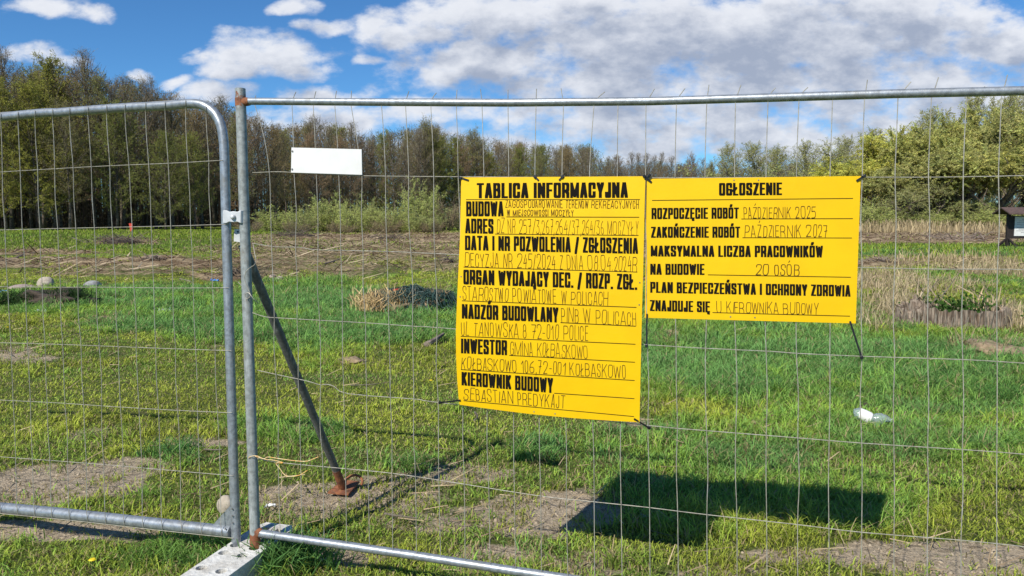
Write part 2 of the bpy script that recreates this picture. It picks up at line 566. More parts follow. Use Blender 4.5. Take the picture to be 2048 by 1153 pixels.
def build_ground():
    # dense where the camera looks, coarse far away
    def axis(lo, hi, segs):
        a = [lo]
        for (to, step0, step1) in segs:
            while a[-1] < to - 1e-6:
                t = a[-1]
                a.append(min(to, t + (step0 + (step1 - step0) * abs((t - lo)) / max(1e-6, abs(to - lo)))))
        return np.array(a)
    ys = [-600., -200, -80, -30, -12, -5, -2, 0, 1, 1.8]
    y = 2.2
    while y < 700:
        ys.append(y)
        y += max(.03, .008 * y ** 1.05)
    ys = np.array(ys)
    half = [0.0]
    while half[-1] < 700:
        x = half[-1]
        half.append(x + max(.035, .016 * x ** 1.02 if x > 3 else .035))
    half = np.array(half)
    xs = np.concatenate([-half[:0:-1], half])
    X, Y = np.meshgrid(xs, ys)
    x, y = X.ravel(), Y.ravel()
    z = height(x, y)
    d, mu, st = zone(DIRT, x, y), zone(MULCH, x, y), zone(STRAW, x, y)
    z = z - d * .012 * np.clip(1 - y / 20, 0, 1) + mulch_rise(x, y, mu)
    me = bpy.data.meshes.new('ground')
    nx, ny = len(xs), len(ys)
    me.vertices.add(len(x))
    me.vertices.foreach_set('co', np.stack([x, y, z], 1).astype(np.float32).ravel())
    i = np.arange(nx - 1)[None, :] + np.arange(ny - 1)[:, None] * nx
    q = np.stack([i, i + 1, i + 1 + nx, i + nx], -1).reshape(-1, 4)
    me.loops.add(q.size)
    me.loops.foreach_set('vertex_index', q.ravel().astype(np.int32))
    me.polygons.add(len(q))
    me.polygons.foreach_set('loop_start', np.arange(0, q.size, 4, dtype=np.int32))
    me.polygons.foreach_set('use_smooth', np.ones(len(q), dtype=bool))
    me.update(calc_edges=True)
    ca = me.color_attributes.new('zones', 'FLOAT_COLOR', 'POINT')
    ca.data.foreach_set('color', np.stack([d, mu, st, np.ones_like(d)], 1).astype(np.float32).ravel())
    o = link('ground', me, M['ground'])
    tag(o, kind='structure')
    print('ground verts', len(x))


def raw_mesh(name, co, faces3, faces4, cols, m):
    """numpy mesh: triangles, quads and one colour per vertex"""
    me = bpy.data.meshes.new(name)
    me.vertices.add(len(co))
    me.vertices.foreach_set('co', co.astype(np.float32).ravel())
    n3, n4 = len(faces3), len(faces4)
    idx = np.concatenate([faces4.ravel(), faces3.ravel()]).astype(np.int32)
    me.loops.add(len(idx))
    me.loops.foreach_set('vertex_index', idx)
    me.polygons.add(n3 + n4)
    me.polygons.foreach_set('loop_start', np.concatenate([np.arange(n4) * 4, n4 * 4 + np.arange(n3) * 3]).astype(np.int32))
    me.update(calc_edges=True)
    ca = me.color_attributes.new('col', 'FLOAT_COLOR', 'POINT')
    ca.data.foreach_set('color', np.concatenate([cols, np.ones((len(cols), 1))], 1).astype(np.float32).ravel())
    return link(name, me, m)


def blades(name, x, y, L, w, lean, col, m, z=None, tipcol=None):
    """curved tapering blades: two quads and a tip each"""
    n = len(x)
    z = height(x, y) - .006 if z is None else z
    th = NR.rand(n) * 2 * np.pi
    ph = th + np.pi / 2 + NR.randn(n) * .5
    dx, dy = np.cos(th), np.sin(th)
    bx, by = np.cos(ph), np.sin(ph)
    prof = ((0, 0, 1.0), (.45, .18, .85), (.80, .55, .55), (1.0, 1.0, 0.05))
    co = np.zeros((n, 7, 3))
    for k, (t, s, ww) in enumerate(prof):
        cx, cy = x + dx * s * lean * L, y + dy * s * lean * L
        cz = z + t * L * np.sqrt(np.clip(1 - (lean * s * .8) ** 2, .15, 1))
        if k < 3:
            co[:, 2 * k] = np.stack([cx - bx * w * ww / 2, cy - by * w * ww / 2, cz], 1)
            co[:, 2 * k + 1] = np.stack([cx + bx * w * ww / 2, cy + by * w * ww / 2, cz], 1)
        else:
            co[:, 6] = np.stack([cx, cy, cz], 1)
    b = (np.arange(n) * 7)[:, None]
    q = np.concatenate([b + np.array([[0, 1, 3, 2]]), b + np.array([[2, 3, 5, 4]])])
    t3 = b + np.array([[4, 5, 6]])
    cols = np.repeat(col[:, None, :], 7, 1)
    if tipcol is not None:
        cols[:, 6] = tipcol
    return raw_mesh(name, co.reshape(-1, 3), t3, q, cols.reshape(-1, 3), m)


def scatter(n, y0, y1, power, margin=.80):
    """random ground points in the wedge the camera sees (and a margin at its sides), thinning with distance"""
    u = NR.rand(n)
    e = 2 - power
    y = (y0 ** e + u * (y1 ** e - y0 ** e)) ** (1 / e)
    x = (NR.rand(n) * 2 - 1) * (y * margin + .6)
    return x, y


def build_grass():
    # near and middle field: tufts of blades, and single blades between them
    cx, cy = scatter(58000, 2.3, 36, 1.5)
    lush, dirt, mul = zone(LUSH, cx, cy), zone(DIRT, cx, cy), zone(MULCH, cx, cy)
    patch = fbm(cx * 1.4 + 11, cy * 1.4, 4)
    bare = np.clip(dirt * .97 + (fbm(cx * 4 + 3, cy * 4 + 7, 3) - .5) * 1.6 * (dirt > .02), 0, 1)
    k = NR.rand(len(cx)) < np.clip(.45 + .5 * lush + 2.4 * (patch - .48), .08, 1) * (1 - .9 * bare) * (1 - .7 * mul)
    cx, cy, lush, dirt, patch = [a[k] for a in (cx, cy, lush, dirt, patch)]
    cnt = (5 + NR.rand(len(cx)) ** 2 * 18 + 5 * lush).astype(int)
    ci = np.repeat(np.arange(len(cx)), cnt)
    size = (.45 + 1.1 * NR.rand(len(cx)) ** 1.7)
    far = np.clip((cy - 6) / 12, 0, 2)
    sg = (.014 + .016 * NR.rand(len(cx))) * (1 + .8 * far)
    x = cx[ci] + NR.randn(len(ci)) * sg[ci]
    y = cy[ci] + NR.randn(len(ci)) * sg[ci]
    L = (.034 + .070 * lush + .10 * np.clip(patch - .50, 0, 1) * (1 - .5 * dirt))[ci] * size[ci] * (.6 + .7 * NR.rand(len(ci)))
    tone = (.72 + .5 * NR.rand(len(cx)))[ci]
    hue = NR.rand(len(cx))[ci]
    sx, sy = scatter(520000, 2.3, 34, 1.55)
    l2, d2, m2 = zone(LUSH, sx, sy), zone(DIRT, sx, sy), zone(MULCH, sx, sy)
    b2 = np.clip(d2 * 1.0 + (fbm(sx * 4 + 3, sy * 4 + 7, 3) - .5) * 1.8 * (d2 > .02), 0, 1)
    k = NR.rand(len(sx)) < (1 - .93 * b2) * (1 - .75 * m2)
    sx, sy, l2 = sx[k], sy[k], l2[k]
    x, y = np.concatenate([x, sx]), np.concatenate([y, sy])
    L = np.concatenate([L, (.030 + .045 * l2) * (.5 + .8 * NR.rand(len(sx)))])
    tone = np.concatenate([tone, .65 + .5 * NR.rand(len(sx))])
    hue = np.concatenate([hue, NR.rand(len(sx))])
    # big arching tufts
    tx, ty = scatter(5200, 2.4, 16, 1.3)
    k = NR.rand(len(tx)) < np.clip(.10 + .9 * zone(LUSH, tx, ty), 0, 1) * (1 - zone(DIRT, tx, ty)) * (1 - zone(MULCH, tx, ty)) * np.clip((fbm(tx * .8 + 31, ty * .8, 3) - .36) * 5, 0, 1)
    tx, ty = tx[k], ty[k]
    tn = (26 + 50 * NR.rand(len(tx))).astype(int)
    ti = np.repeat(np.arange(len(tx)), tn)
    ts = .022 + .035 * NR.rand(len(tx))
    x, y = np.concatenate([x, tx[ti] + NR.randn(len(ti)) * ts[ti]]), np.concatenate([y, ty[ti] + NR.randn(len(ti)) * ts[ti]])
    L = np.concatenate([L, (.065 + .075 * NR.rand(len(tx)))[ti] * (.5 + .6 * NR.rand(len(ti)))])
    tone = np.concatenate([tone, (.75 + .5 * NR.rand(len(tx)))[ti]])
    hue = np.concatenate([hue, (.2 + .8 * NR.rand(len(tx)))[ti]])
    lush, dirt, mul, straw = zone(LUSH, x, y), zone(DIRT, x, y), zone(MULCH, x, y), zone(STRAW, x, y)
    n = len(x)
    L = (L + straw * .05 * NR.rand(n)) * (1 + .45 * np.clip((y - 6) / 12, 0, 1))
    w = (.0036 + .0026 * NR.rand(n)) * (1 + .75 * np.clip((y - 3) / 6, 0, 4))
    lean = .45 + 1.0 * NR.rand(n)
    big = fbm(x * .6 + 5, y * .9, 4) * .6 + fbm(x * 2.2 + 15, y * 3.4, 3) * .4
    cool, mid, warm, dry = np.array([.172, .335, .092]), np.array([.255, .415, .068]), np.array([.415, .470, .066]), np.array([.56, .45, .23])
    a = np.clip(lush * .75 + .12 + (big - .5) * 2.6 + (hue - .5) * .5, 0, 1)[:, None]
    c = np.where(a < .5, warm * (1 - 2 * a) + mid * 2 * a, mid * (2 - 2 * a) + cool * (2 * a - 1))
    c = c * (tone * (.8 + .4 * NR.rand(n)) * (1.18 - .5 * np.clip((fbm(x * 1.1 + 50, y * 1.9, 4) - .35) * 2, 0, 1) * (1 - .6 * lush)))[:, None]
    yel = np.clip((big - .50) * 2.0 * (1 - lush), 0, .4)
    isdry = NR.rand(n) < (.08 + .10 * (1 - lush) + .45 * straw + .3 * mul + .22 * dirt + yel * .4)
    c[isdry] = dry * (.35 + .6 * NR.rand(int(isdry.sum())))[:, None]
    keep = BLOCK_CLEAR(x, y)
    x, y, L, w, lean, c = x[keep], y[keep], L[keep], w[keep], lean[keep], c[keep]
    print('blades', len(x))
    o = blades('grass', x, y, L, w, lean, c, M['blade'])
    tag(o, kind='stuff')
    # far field
    x, y = scatter(150000, 30, 100, .9)
    lush, mul, straw = zone(LUSH, x, y), zone(MULCH, x, y), zone(STRAW, x, y)
    k = NR.rand(len(x)) < np.clip(.9 - .75 * mul, .1, 1)
    x, y, lush, mul, straw = [a[k] for a in (x, y, lush, mul, straw)]
    n = len(x)
    L = (.12 + .10 * lush) * (.5 + NR.rand(n))
    w = .022 + .0006 * y
    big = fbm(x * .12 + 5, y * .3, 3)
    a = np.clip(big * 1.6 - .4, 0, 1)[:, None]
    c = (np.array([.30, .36, .045]) * (1 - a) + np.array([.17, .29, .05]) * a) * (.7 + .6 * NR.rand(n))[:, None]
    isdry = NR.rand(n) < .08 + .7 * straw + .3 * mul
    c[isdry] = np.array([.36, .28, .15]) * (.6 + .6 * NR.rand(int(isdry.sum())))[:, None]
    o = blades('grass', x, y, L, w, .3 + .5 * NR.rand(n), c, M['blade'])
    tag(o, kind='stuff')


def build_litter():
    # dry stalks lying about, densest on the mulch and straw
    x, y = scatter(90000, 2.5, 70, 1.25)
    mul, straw, dirt = zone(MULCH, x, y), zone(STRAW, x, y), zone(DIRT, x, y)
    k = BLOCK_CLEAR(x, y) & (NR.rand(len(x)) < np.clip(.05 + .85 * mul + .9 * straw + .12 * dirt, 0, 1))
    x, y, mul, straw = x[k], y[k], mul[k], straw[k]
    n = len(x)
    L = (.05 + .12 * NR.rand(n)) * (1 + 1.4 * np.maximum(mul, straw) * np.clip((y - 6) / 10, 0, 1))
    w = .0025 + .0008 * y ** .95 * (.6 + .8 * NR.rand(n))
    th = NR.rand(n) * np.pi * 2
    rise = np.abs(NR.randn(n)) * .22 + .03
    z = height(x, y) + .006 + mulch_rise(x, y, mul) + NR.rand(n) * .03
    d = np.stack([np.cos(th) * L, np.sin(th) * L, rise * L], 1)
    s = np.stack([-np.sin(th) * w, np.cos(th) * w, .5 * w], 1) * .5
    p = np.stack([x, y, z], 1)
    co = np.stack([p - s, p + s, p + d + s * .6, p + d - s * .6], 1).reshape(-1, 3)
    q = (np.arange(n) * 4)[:, None] + np.array([[0, 1, 2, 3]])
    tan, brown = np.array([.50, .385, .23]), np.array([.13, .085, .055])
    a = np.clip(NR.rand(n) * 1.1 - .72 * mul + .35 * straw + .2, 0, 1)[:, None]
    c = (tan * a + brown * (1 - a)) * (.55 + .7 * NR.rand(n))[:, None]
    o = raw_mesh('dry_stalks', co, np.zeros((0, 3), int), q, np.repeat(c, 4, 0), M['stalk'])
    tag(o, kind='stuff')
    # broken twigs and brush strewn over the cleared strip
    x, y = scatter(60000, 12, 70, .9)
    k = NR.rand(len(x)) < zone(MULCH, x, y) * .16
    x, y = x[k], y[k]
    n = len(x)
    L = (.18 + .75 * NR.rand(n) ** 2)
    w = .012 + .03 * NR.rand(n) ** 2
    th = NR.rand(n) * np.pi * 2
    rise = np.abs(NR.randn(n)) * .35
    z = height(x, y) + .02 + mulch_rise(x, y)
    d = np.stack([np.cos(th) * L, np.sin(th) * L, rise * L], 1)
    s_ = np.stack([-np.sin(th) * w, np.cos(th) * w, .8 * w], 1) * .5
    p = np.stack([x, y, z], 1)
    co = np.stack([p - s_, p + s_, p + d + s_ * .5, p + d - s_ * .5], 1).reshape(-1, 3)
    c = np.where(NR.rand(n)[:, None] < .45, np.array([.085, .055, .035]), np.array([.48, .38, .25])) * (.6 + .7 * NR.rand(n))[:, None]
    o = raw_mesh('twig_litter', co, np.zeros((0, 3), int), (np.arange(n) * 4)[:, None] + np.array([[0, 1, 2, 3]]), np.repeat(c, 4, 0), M['stalk'])
    tag(o, kind='stuff')
    # standing straw on the right and by the far reeds
    x, y = scatter(160000, 5, 90, 1.0)
    st = zone(STRAW, x, y)
    px, py = to_px(x, y)
    k = NR.rand(len(x)) < st * .45 * (px > 1380)
    x, y = x[k], y[k]
    n = len(x)
    L = (.12 + .16 * NR.rand(n)) * (1 + np.clip((y - 12) / 20, 0, 1.2))
    far = (y > 40)
    L[far] *= 2.2
    c = np.array([.47, .37, .21]) * (.5 + .65 * NR.rand(n))[:, None]
    o = blades('dry_grass', x, y, L, .004 + .0009 * y, .15 + .5 * NR.rand(n), c, M['stalk'])
    tag(o, kind='stuff')
    y = 8.5 + 12 * NR.rand(60000)
    x = y * (.44 + .40 * NR.rand(60000))
    k = NR.rand(len(x)) < zone(STRAW, x, y) * .5 * np.clip((fbm(x * 1.5, y * 1.5, 3) - .3) * 3, 0, 1)
    x, y = x[k], y[k]
    n = len(x)
    c = np.array([.56, .45, .27]) * (.5 + .65 * NR.rand(n))[:, None]
    o = blades('dry_grass', x, y, .10 + .24 * NR.rand(n), .006 + .006 * NR.rand(n), .15 + .8 * NR.rand(n), c, M['stalk'])
    tag(o, kind='stuff')
    # pebbles and crumbs in the worn ground
    x, y = scatter(75000, 2.5, 11, 1.4)
    dirt = zone(DIRT, x, y)
    k = NR.rand(len(x)) < np.clip(dirt - .1, 0, 1)
    x, y = x[k], y[k]
    n = len(x)
    r = .0025 + .011 * NR.rand(n) ** 4
    base = np.array([(1, 0, 0), (-.5, .87, 0), (-.5, -.87, 0), (.45, .8, .55), (-.9, 0, .5), (.45, -.8, .55), (0, 0, .85)])
    fc = np.array([(0, 3, 5), (1, 4, 3), (2, 5, 4), (3, 6, 5), (4, 6, 3), (5, 6, 4), (0, 1, 3), (1, 2, 4), (2, 0, 5)])
    a = NR.rand(n) * 6.28
    B = base[None] * r[:, None, None] * (1 + .35 * NR.randn(n, 7, 3))
    co = np.stack([B[..., 0] * np.cos(a)[:, None] - B[..., 1] * np.sin(a)[:, None], B[..., 0] * np.sin(a)[:, None] + B[..., 1] * np.cos(a)[:, None], B[..., 2]], -1)
    co += np.stack([x, y, height(x, y) - .013 * dirt[k] - .001], 1)[:, None]
    c = (np.array([.46, .375, .265]) * (.5 + .65 * NR.rand(n))[:, None])
    o = raw_mesh('gravel', co.reshape(-1, 3), ((np.arange(n) * 7)[:, None, None] + fc[None]).reshape(-1, 3), np.zeros((0, 4), int), np.repeat(c, 7, 0), M['stalk'])
    tag(o, kind='stuff')


build_ground()
build_grass()
build_litter()


# ------------------------------------------------------------------ trees
def rdir(rng):
    v = Vector((rng.gauss(0, 1), rng.gauss(0, 1), rng.gauss(0, 1)))
    return v.normalized()


class Crown:
    """twigs as narrow tapering strips and leaves or buds as small faces; one colour for each"""
    def __init__(s):
        s.v, s.f, s.c = [], [], []

    def twig(s, p, q, w, col, rng):
        d = (q - p)
        side = d.cross(rdir(rng))
        if side.length < 1e-6:
            return
        side.normalize()
        h = side * w * .5
        b = len(s.v)
        s.v += [p - h, p + h, q + h * .45, q - h * .45]
        s.f.append((b, b + 1, b + 2, b + 3))
        s.c += [col] * 4

    def leaf(s, p, size, col, rng, along=None, ratio=.55):
        a = along if along is not None else rdir(rng)
        e = a.cross(rdir(rng))
        if e.length < 1e-6:
            return
        e.normalize()
        a = a * size
        e = e * size * ratio * .5
        b = len(s.v)
        s.v += [p, p + a * .5 + e, p + a, p + a * .5 - e]
        s.f.append((b, b + 1, b + 2, b + 3))
        s.c += [col] * 4

    def mesh(s, name):
        me = bpy.data.meshes.new(name)
        me.from_pydata([tuple(p) for p in s.v], [], s.f)
        ca = me.color_attributes.new('col', 'FLOAT_COLOR', 'POINT')
        ca.data.foreach_set('color', np.array([(*c, 1.0) for c in s.c], dtype=np.float32).ravel())
        me.materials.append(M['leaf'])
        me.update()
        return me


def vary(c, rng, a=.35):
    k = 1 + rng.uniform(-a, a)
    return (c[0] * k * (1 + rng.uniform(-.08, .08)), c[1] * k, c[2] * k * (1 + rng.uniform(-.1, .1)))


def trunk_mesh(mb, m):
    me = bpy.data.meshes.new('trunk')
    me.from_pydata(mb.v, [], mb.f)
    me.polygons.foreach_set('use_smooth', [True] * len(me.polygons))
    me.materials.append(m)
    me.update()
    return me


def make_alder(seed, leafcol, twigcol, nleaf, lsize, H=18.0, spread=3.2, low=.2, bark='bark', dense=1.0):
    """upright tree: one stem to the top, ascending limbs, fine side shoots; height H, foot at the origin"""
    rng = random.Random(seed)
    tr, cr = MB(), Crown()
    stem = []
    ox = oy = 0
    for i in range(9):
        t = i / 8
        stem.append(Vector((ox, oy, t * H * .86)))
        ox += rng.uniform(-.16, .16)
        oy += rng.uniform(-.16, .16)
    tr.tube(stem, [.20 * (1 - .93 * (i / 8) ** .9) for i in range(9)], 7)
    nb = int(62 * dense)
    for i in range(nb):
        t = low + (1 - low) * ((i + rng.random()) / nb) ** .95
        k = t * 8
        j = min(7, int(k))
        p = stem[j].lerp(stem[j + 1], k - j)
        u = (t - low) / (1 - low)
        prof = min(1, .5 + u * 1.5) * (1 - .62 * u ** 2.5)
        Lb = spread * prof * rng.uniform(.65, 1.15)
        az = i * 2.4 + rng.uniform(-.4, .4)
        el = math.radians(rng.uniform(8, 36) + 46 * u ** 1.6)
        d = Vector((math.cos(az) * math.cos(el), math.sin(az) * math.cos(el), math.sin(el)))
        pts = [p]
        for s in range(4):
            d = (d + Vector((rng.uniform(-.16, .16), rng.uniform(-.16, .16), rng.uniform(-.02, .20)))).normalized()
            pts.append(pts[-1] + d * Lb / 4)
        tr.tube(pts, .045 * prof + .012, 4, False, .010)
        ns = int(9 * (.6 + .6 * prof))
        for s in range(ns):
            w = .18 + .82 * (s + rng.random()) / ns
            a = min(3, int(w * 4))
            b0 = pts[a].lerp(pts[a + 1], w * 4 - a)
            sd = (d * .8 + rdir(rng) * .9 + Vector((0, 0, .28))).normalized()
            Ls = Lb * .36 * rng.uniform(.6, 1.2) * (1.15 - .5 * w)
            b1 = b0 + sd * Ls
            cr.twig(b0, b1, .034, vary(twigcol, rng), rng)
            for q in range(6):
                z = rng.uniform(.15, 1)
                c0 = b0.lerp(b1, z)
                td = (sd * .6 + rdir(rng) * .85 + Vector((0, 0, .22))).normalized()
                c1 = c0 + td * rng.uniform(.28, .75)
                cr.twig(c0, c1, .020, vary(twigcol, rng), rng)
                for e in range(nleaf if rng.random() < .85 else 0):
                    cr.leaf(c0.lerp(c1, rng.uniform(.2, 1.05)) + rdir(rng) * .05, lsize * rng.uniform(.6, 1.3), vary(leafcol, rng), rng)
    return trunk_mesh(tr, M[bark]), cr.mesh('crown')


def make_willow(seed, leafcol, twigcol, H=13.0, nleaf=9, droop=.55, limbs=6, lsize=.20):
    """broad old willow: short thick bole, sprawling limbs, long hanging shoots with narrow young leaves"""
    rng = random.Random(seed)
    tr, cr = MB(), Crown()
    bole = [V(0, 0, 0), V(.1, .05, .9), V(.05, .1, 1.8)]
    tr.tube(bole, .45, 9, True, .36)

    def grow(p, d, L, r, depth):
        pts = [p]
        for s in range(4):
            d = (d + rdir(rng) * .26 + V(0, 0, .05)).normalized()
            pts.append(pts[-1] + d * L / 4)
        tr.tube(pts, r, 6 if r > .08 else 4, False, r * .55)
        if depth == 0:
            for q in range(17):
                w = rng.uniform(.1, 1) * 3.999
                a = int(w)
                shoot(pts[a].lerp(pts[a + 1], w - a), d)
            return
        for q in range(3 if depth > 1 else 4):
            w = rng.uniform(.45, 1) * 3.999
            a = int(w)
            nd = (d * .75 + rdir(rng) * .85 + V(0, 0, .25)).normalized()
            grow(pts[a].lerp(pts[a + 1], w - a), nd, L * rng.uniform(.5, .75), r * .52, depth - 1)

    def shoot(p, d):
        sd = (d * .5 + rdir(rng) * .9 + V(0, 0, .35)).normalized()
        L = rng.uniform(.8, 1.9) * H / 13
        q = p
        col = vary(leafcol, rng, .4)
        for s in range(4):
            q2 = q + sd * L / 4
            cr.twig(q, q2, .022, vary(twigcol, rng), rng)
            for e in range(nleaf):
                al = (sd * .8 + rdir(rng) * .6 + V(0, 0, -.25)).normalized()
                cr.leaf(q.lerp(q2, rng.random()) + rdir(rng) * .07, lsize * rng.uniform(.6, 1.4), vary(col, rng, .25), rng, al, .30)
            q = q2
            sd = (sd + V(0, 0, -droop * .5) + rdir(rng) * .15).normalized()

    for i in range(limbs):
        az = i * 6.283 / limbs + rng.uniform(-.4, .4)
        el = math.radians(rng.uniform(28, 78))
        d = V(math.cos(az) * math.cos(el), math.sin(az) * math.cos(el), math.sin(el))
        grow(bole[2] - V(0, 0, rng.uniform(0, .8)), d, H * rng.uniform(.34, .46), .19, 2)
    return trunk_mesh(tr, M['bark']), cr.mesh('crown')


def make_shrub(seed, leafcol, twigcol, Hs=3.6, rad=1.9, nst=46, nleaf=5, lsize=.13):
    rng = random.Random(seed)
    tr, cr = MB(), Crown()
    for i in range(nst):
        a, r0 = rng.uniform(0, 6.28), rad * .45 * rng.random()
        p = V(math.cos(a) * r0, math.sin(a) * r0, 0)
        out = rng.uniform(.1, 1)
        d = V(math.cos(a) * out * .75, math.sin(a) * out * .75, 1).normalized()
        L = Hs * rng.uniform(.55, 1.0) * (1.08 - .35 * out)
        pts = [p]
        for s in range(5):
            d = (d + rdir(rng) * .13).normalized()
            pts.append(pts[-1] + d * L / 5)
        tr.tube(pts, .022, 3, False, .008)
        for s in range(16):
            w = rng.uniform(.12, 1) * 4.999
            k = int(w)
            b0 = pts[k].lerp(pts[k + 1], w - k)
            td = (d + rdir(rng) * .9).normalized()
            b1 = b0 + td * rng.uniform(.3, .8)
            cr.twig(b0, b1, .018, vary(twigcol, rng), rng)
            for e in range(nleaf):
                cr.leaf(b0.lerp(b1, rng.random()) + rdir(rng) * .06, lsize * rng.uniform(.6, 1.3), vary(leafcol, rng), rng)
    return trunk_mesh(tr, M['bark']), cr.mesh('crown')


TW = (.25, .20, .135)
BROWN = [make_alder(100 + i, c, tw, 6, .085, dense=1.15, low=l, spread=sp) for i, (c, tw, l, sp) in enumerate((
    ((.36, .275, .115), (.27, .205, .125), .18, 5.2), ((.33, .30, .10), (.235, .205, .12), .24, 4.7), ((.39, .27, .14), (.30, .21, .14), .15, 5.6), ((.31, .315, .095), (.22, .195, .12), .27, 4.5)))]
GREEN = [make_alder(200 + i, c, (.20, .17, .10), 15, .105, low=.10, spread=sp, dense=1.2) for i, (c, sp) in enumerate((
    ((.29, .31, .07), 6.6), ((.33, .325, .066), 5.8), ((.25, .27, .07), 6.3)))]
THIN = [make_alder(300 + i, (.30, .265, .125), TW, 2, .07, low=.25, spread=4.4, dense=.9) for i in range(3)]
PALE = [make_alder(400 + i, (.42, .42, .145), (.32, .28, .17), 13, .10, low=.22, spread=5.6, dense=.95, bark='bark_pale') for i in range(2)]
WILLOW = [make_willow(500, (.43, .43, .125), (.33, .29, .15), nleaf=15, lsize=.19), make_willow(501, (.40, .395, .135), (.32, .28, .15), nleaf=14, lsize=.19), make_willow(502, (.53, .52, .11), (.36, .33, .15), nleaf=16, lsize=.19),
          make_willow(503, (.38, .385, .15), (.31, .28, .17), nleaf=6, droop=.35, lsize=.16)]
SHRUB = [make_shrub(600, (.46, .51, .155), (.36, .32, .17), nleaf=22, lsize=.075), make_shrub(601, (.39, .43, .145), (.33, .28, .16), nleaf=20, lsize=.075), make_shrub(602, (.34, .28, .15), (.30, .22, .15), nleaf=8, lsize=.07)]
KINDS = {'B': BROWN, 'G': GREEN, 'T': THIN, 'P': PALE, 'W': WILLOW, 'S': SHRUB}
def mesh_top(me):
    z = np.empty(len(me.vertices) * 3, np.float32)
    me.vertices.foreach_get('co', z)
    return float(np.percentile(z[2::3], 99.7))


TOPS = {k: [mesh_top(c) for t, c in v] for k, v in KINDS.items()}
TRNG = random.Random(21)


def plant(kind, px, top, Y, label, group, name='tree', cat='tree', var=None, sx=1.0, foot=None):
    """one tree, its foot on the ground at depth Y, as tall as its top seen at (px, top) asks for"""
    x = (px - 1024) / F_PX * Y * .995
    z0 = hz(x, Y) - .1
    tip = at_depth(px, top, Y).z
    vs = KINDS[kind]
    vi = TRNG.randrange(len(vs)) if var is None else var
    tm, cm = vs[vi]
    s = max(.05, (tip - z0)) / TOPS[kind][vi]
    e = empty(name, (x, Y, z0), label, cat, group)
    e.rotation_euler = (TRNG.uniform(-.03, .03), TRNG.uniform(-.03, .03), TRNG.uniform(0, 6.28))
    k = sx * TRNG.uniform(.9, 1.15)
    e.scale = (s * k, s * k, s)
    link('trunk', tm, None, e)
    link('crown', cm, None, e)
    return e


SKY_LINE = [(-200, 105), (0, 104), (30, 118), (60, 140), (100, 118), (150, 138), (190, 112), (240, 150), (310, 155), (340, 188), (400, 200), (460, 192), (510, 228), (560, 248), (640, 232), (740, 264), (850, 240),
            (900, 256), (1000, 274), (1100, 284), (1180, 282), (1215, 310), (1300, 308), (1400, 318), (1700, 318)]
DEPTH_LINE = [(-300, 70), (0, 74), (300, 80), (450, 88), (600, 104), (900, 140), (1200, 185), (1350, 205), (1700, 215)]


def interp(tab, x):
    return float(np.interp(x, [a for a, b in tab], [b for a, b in tab]))


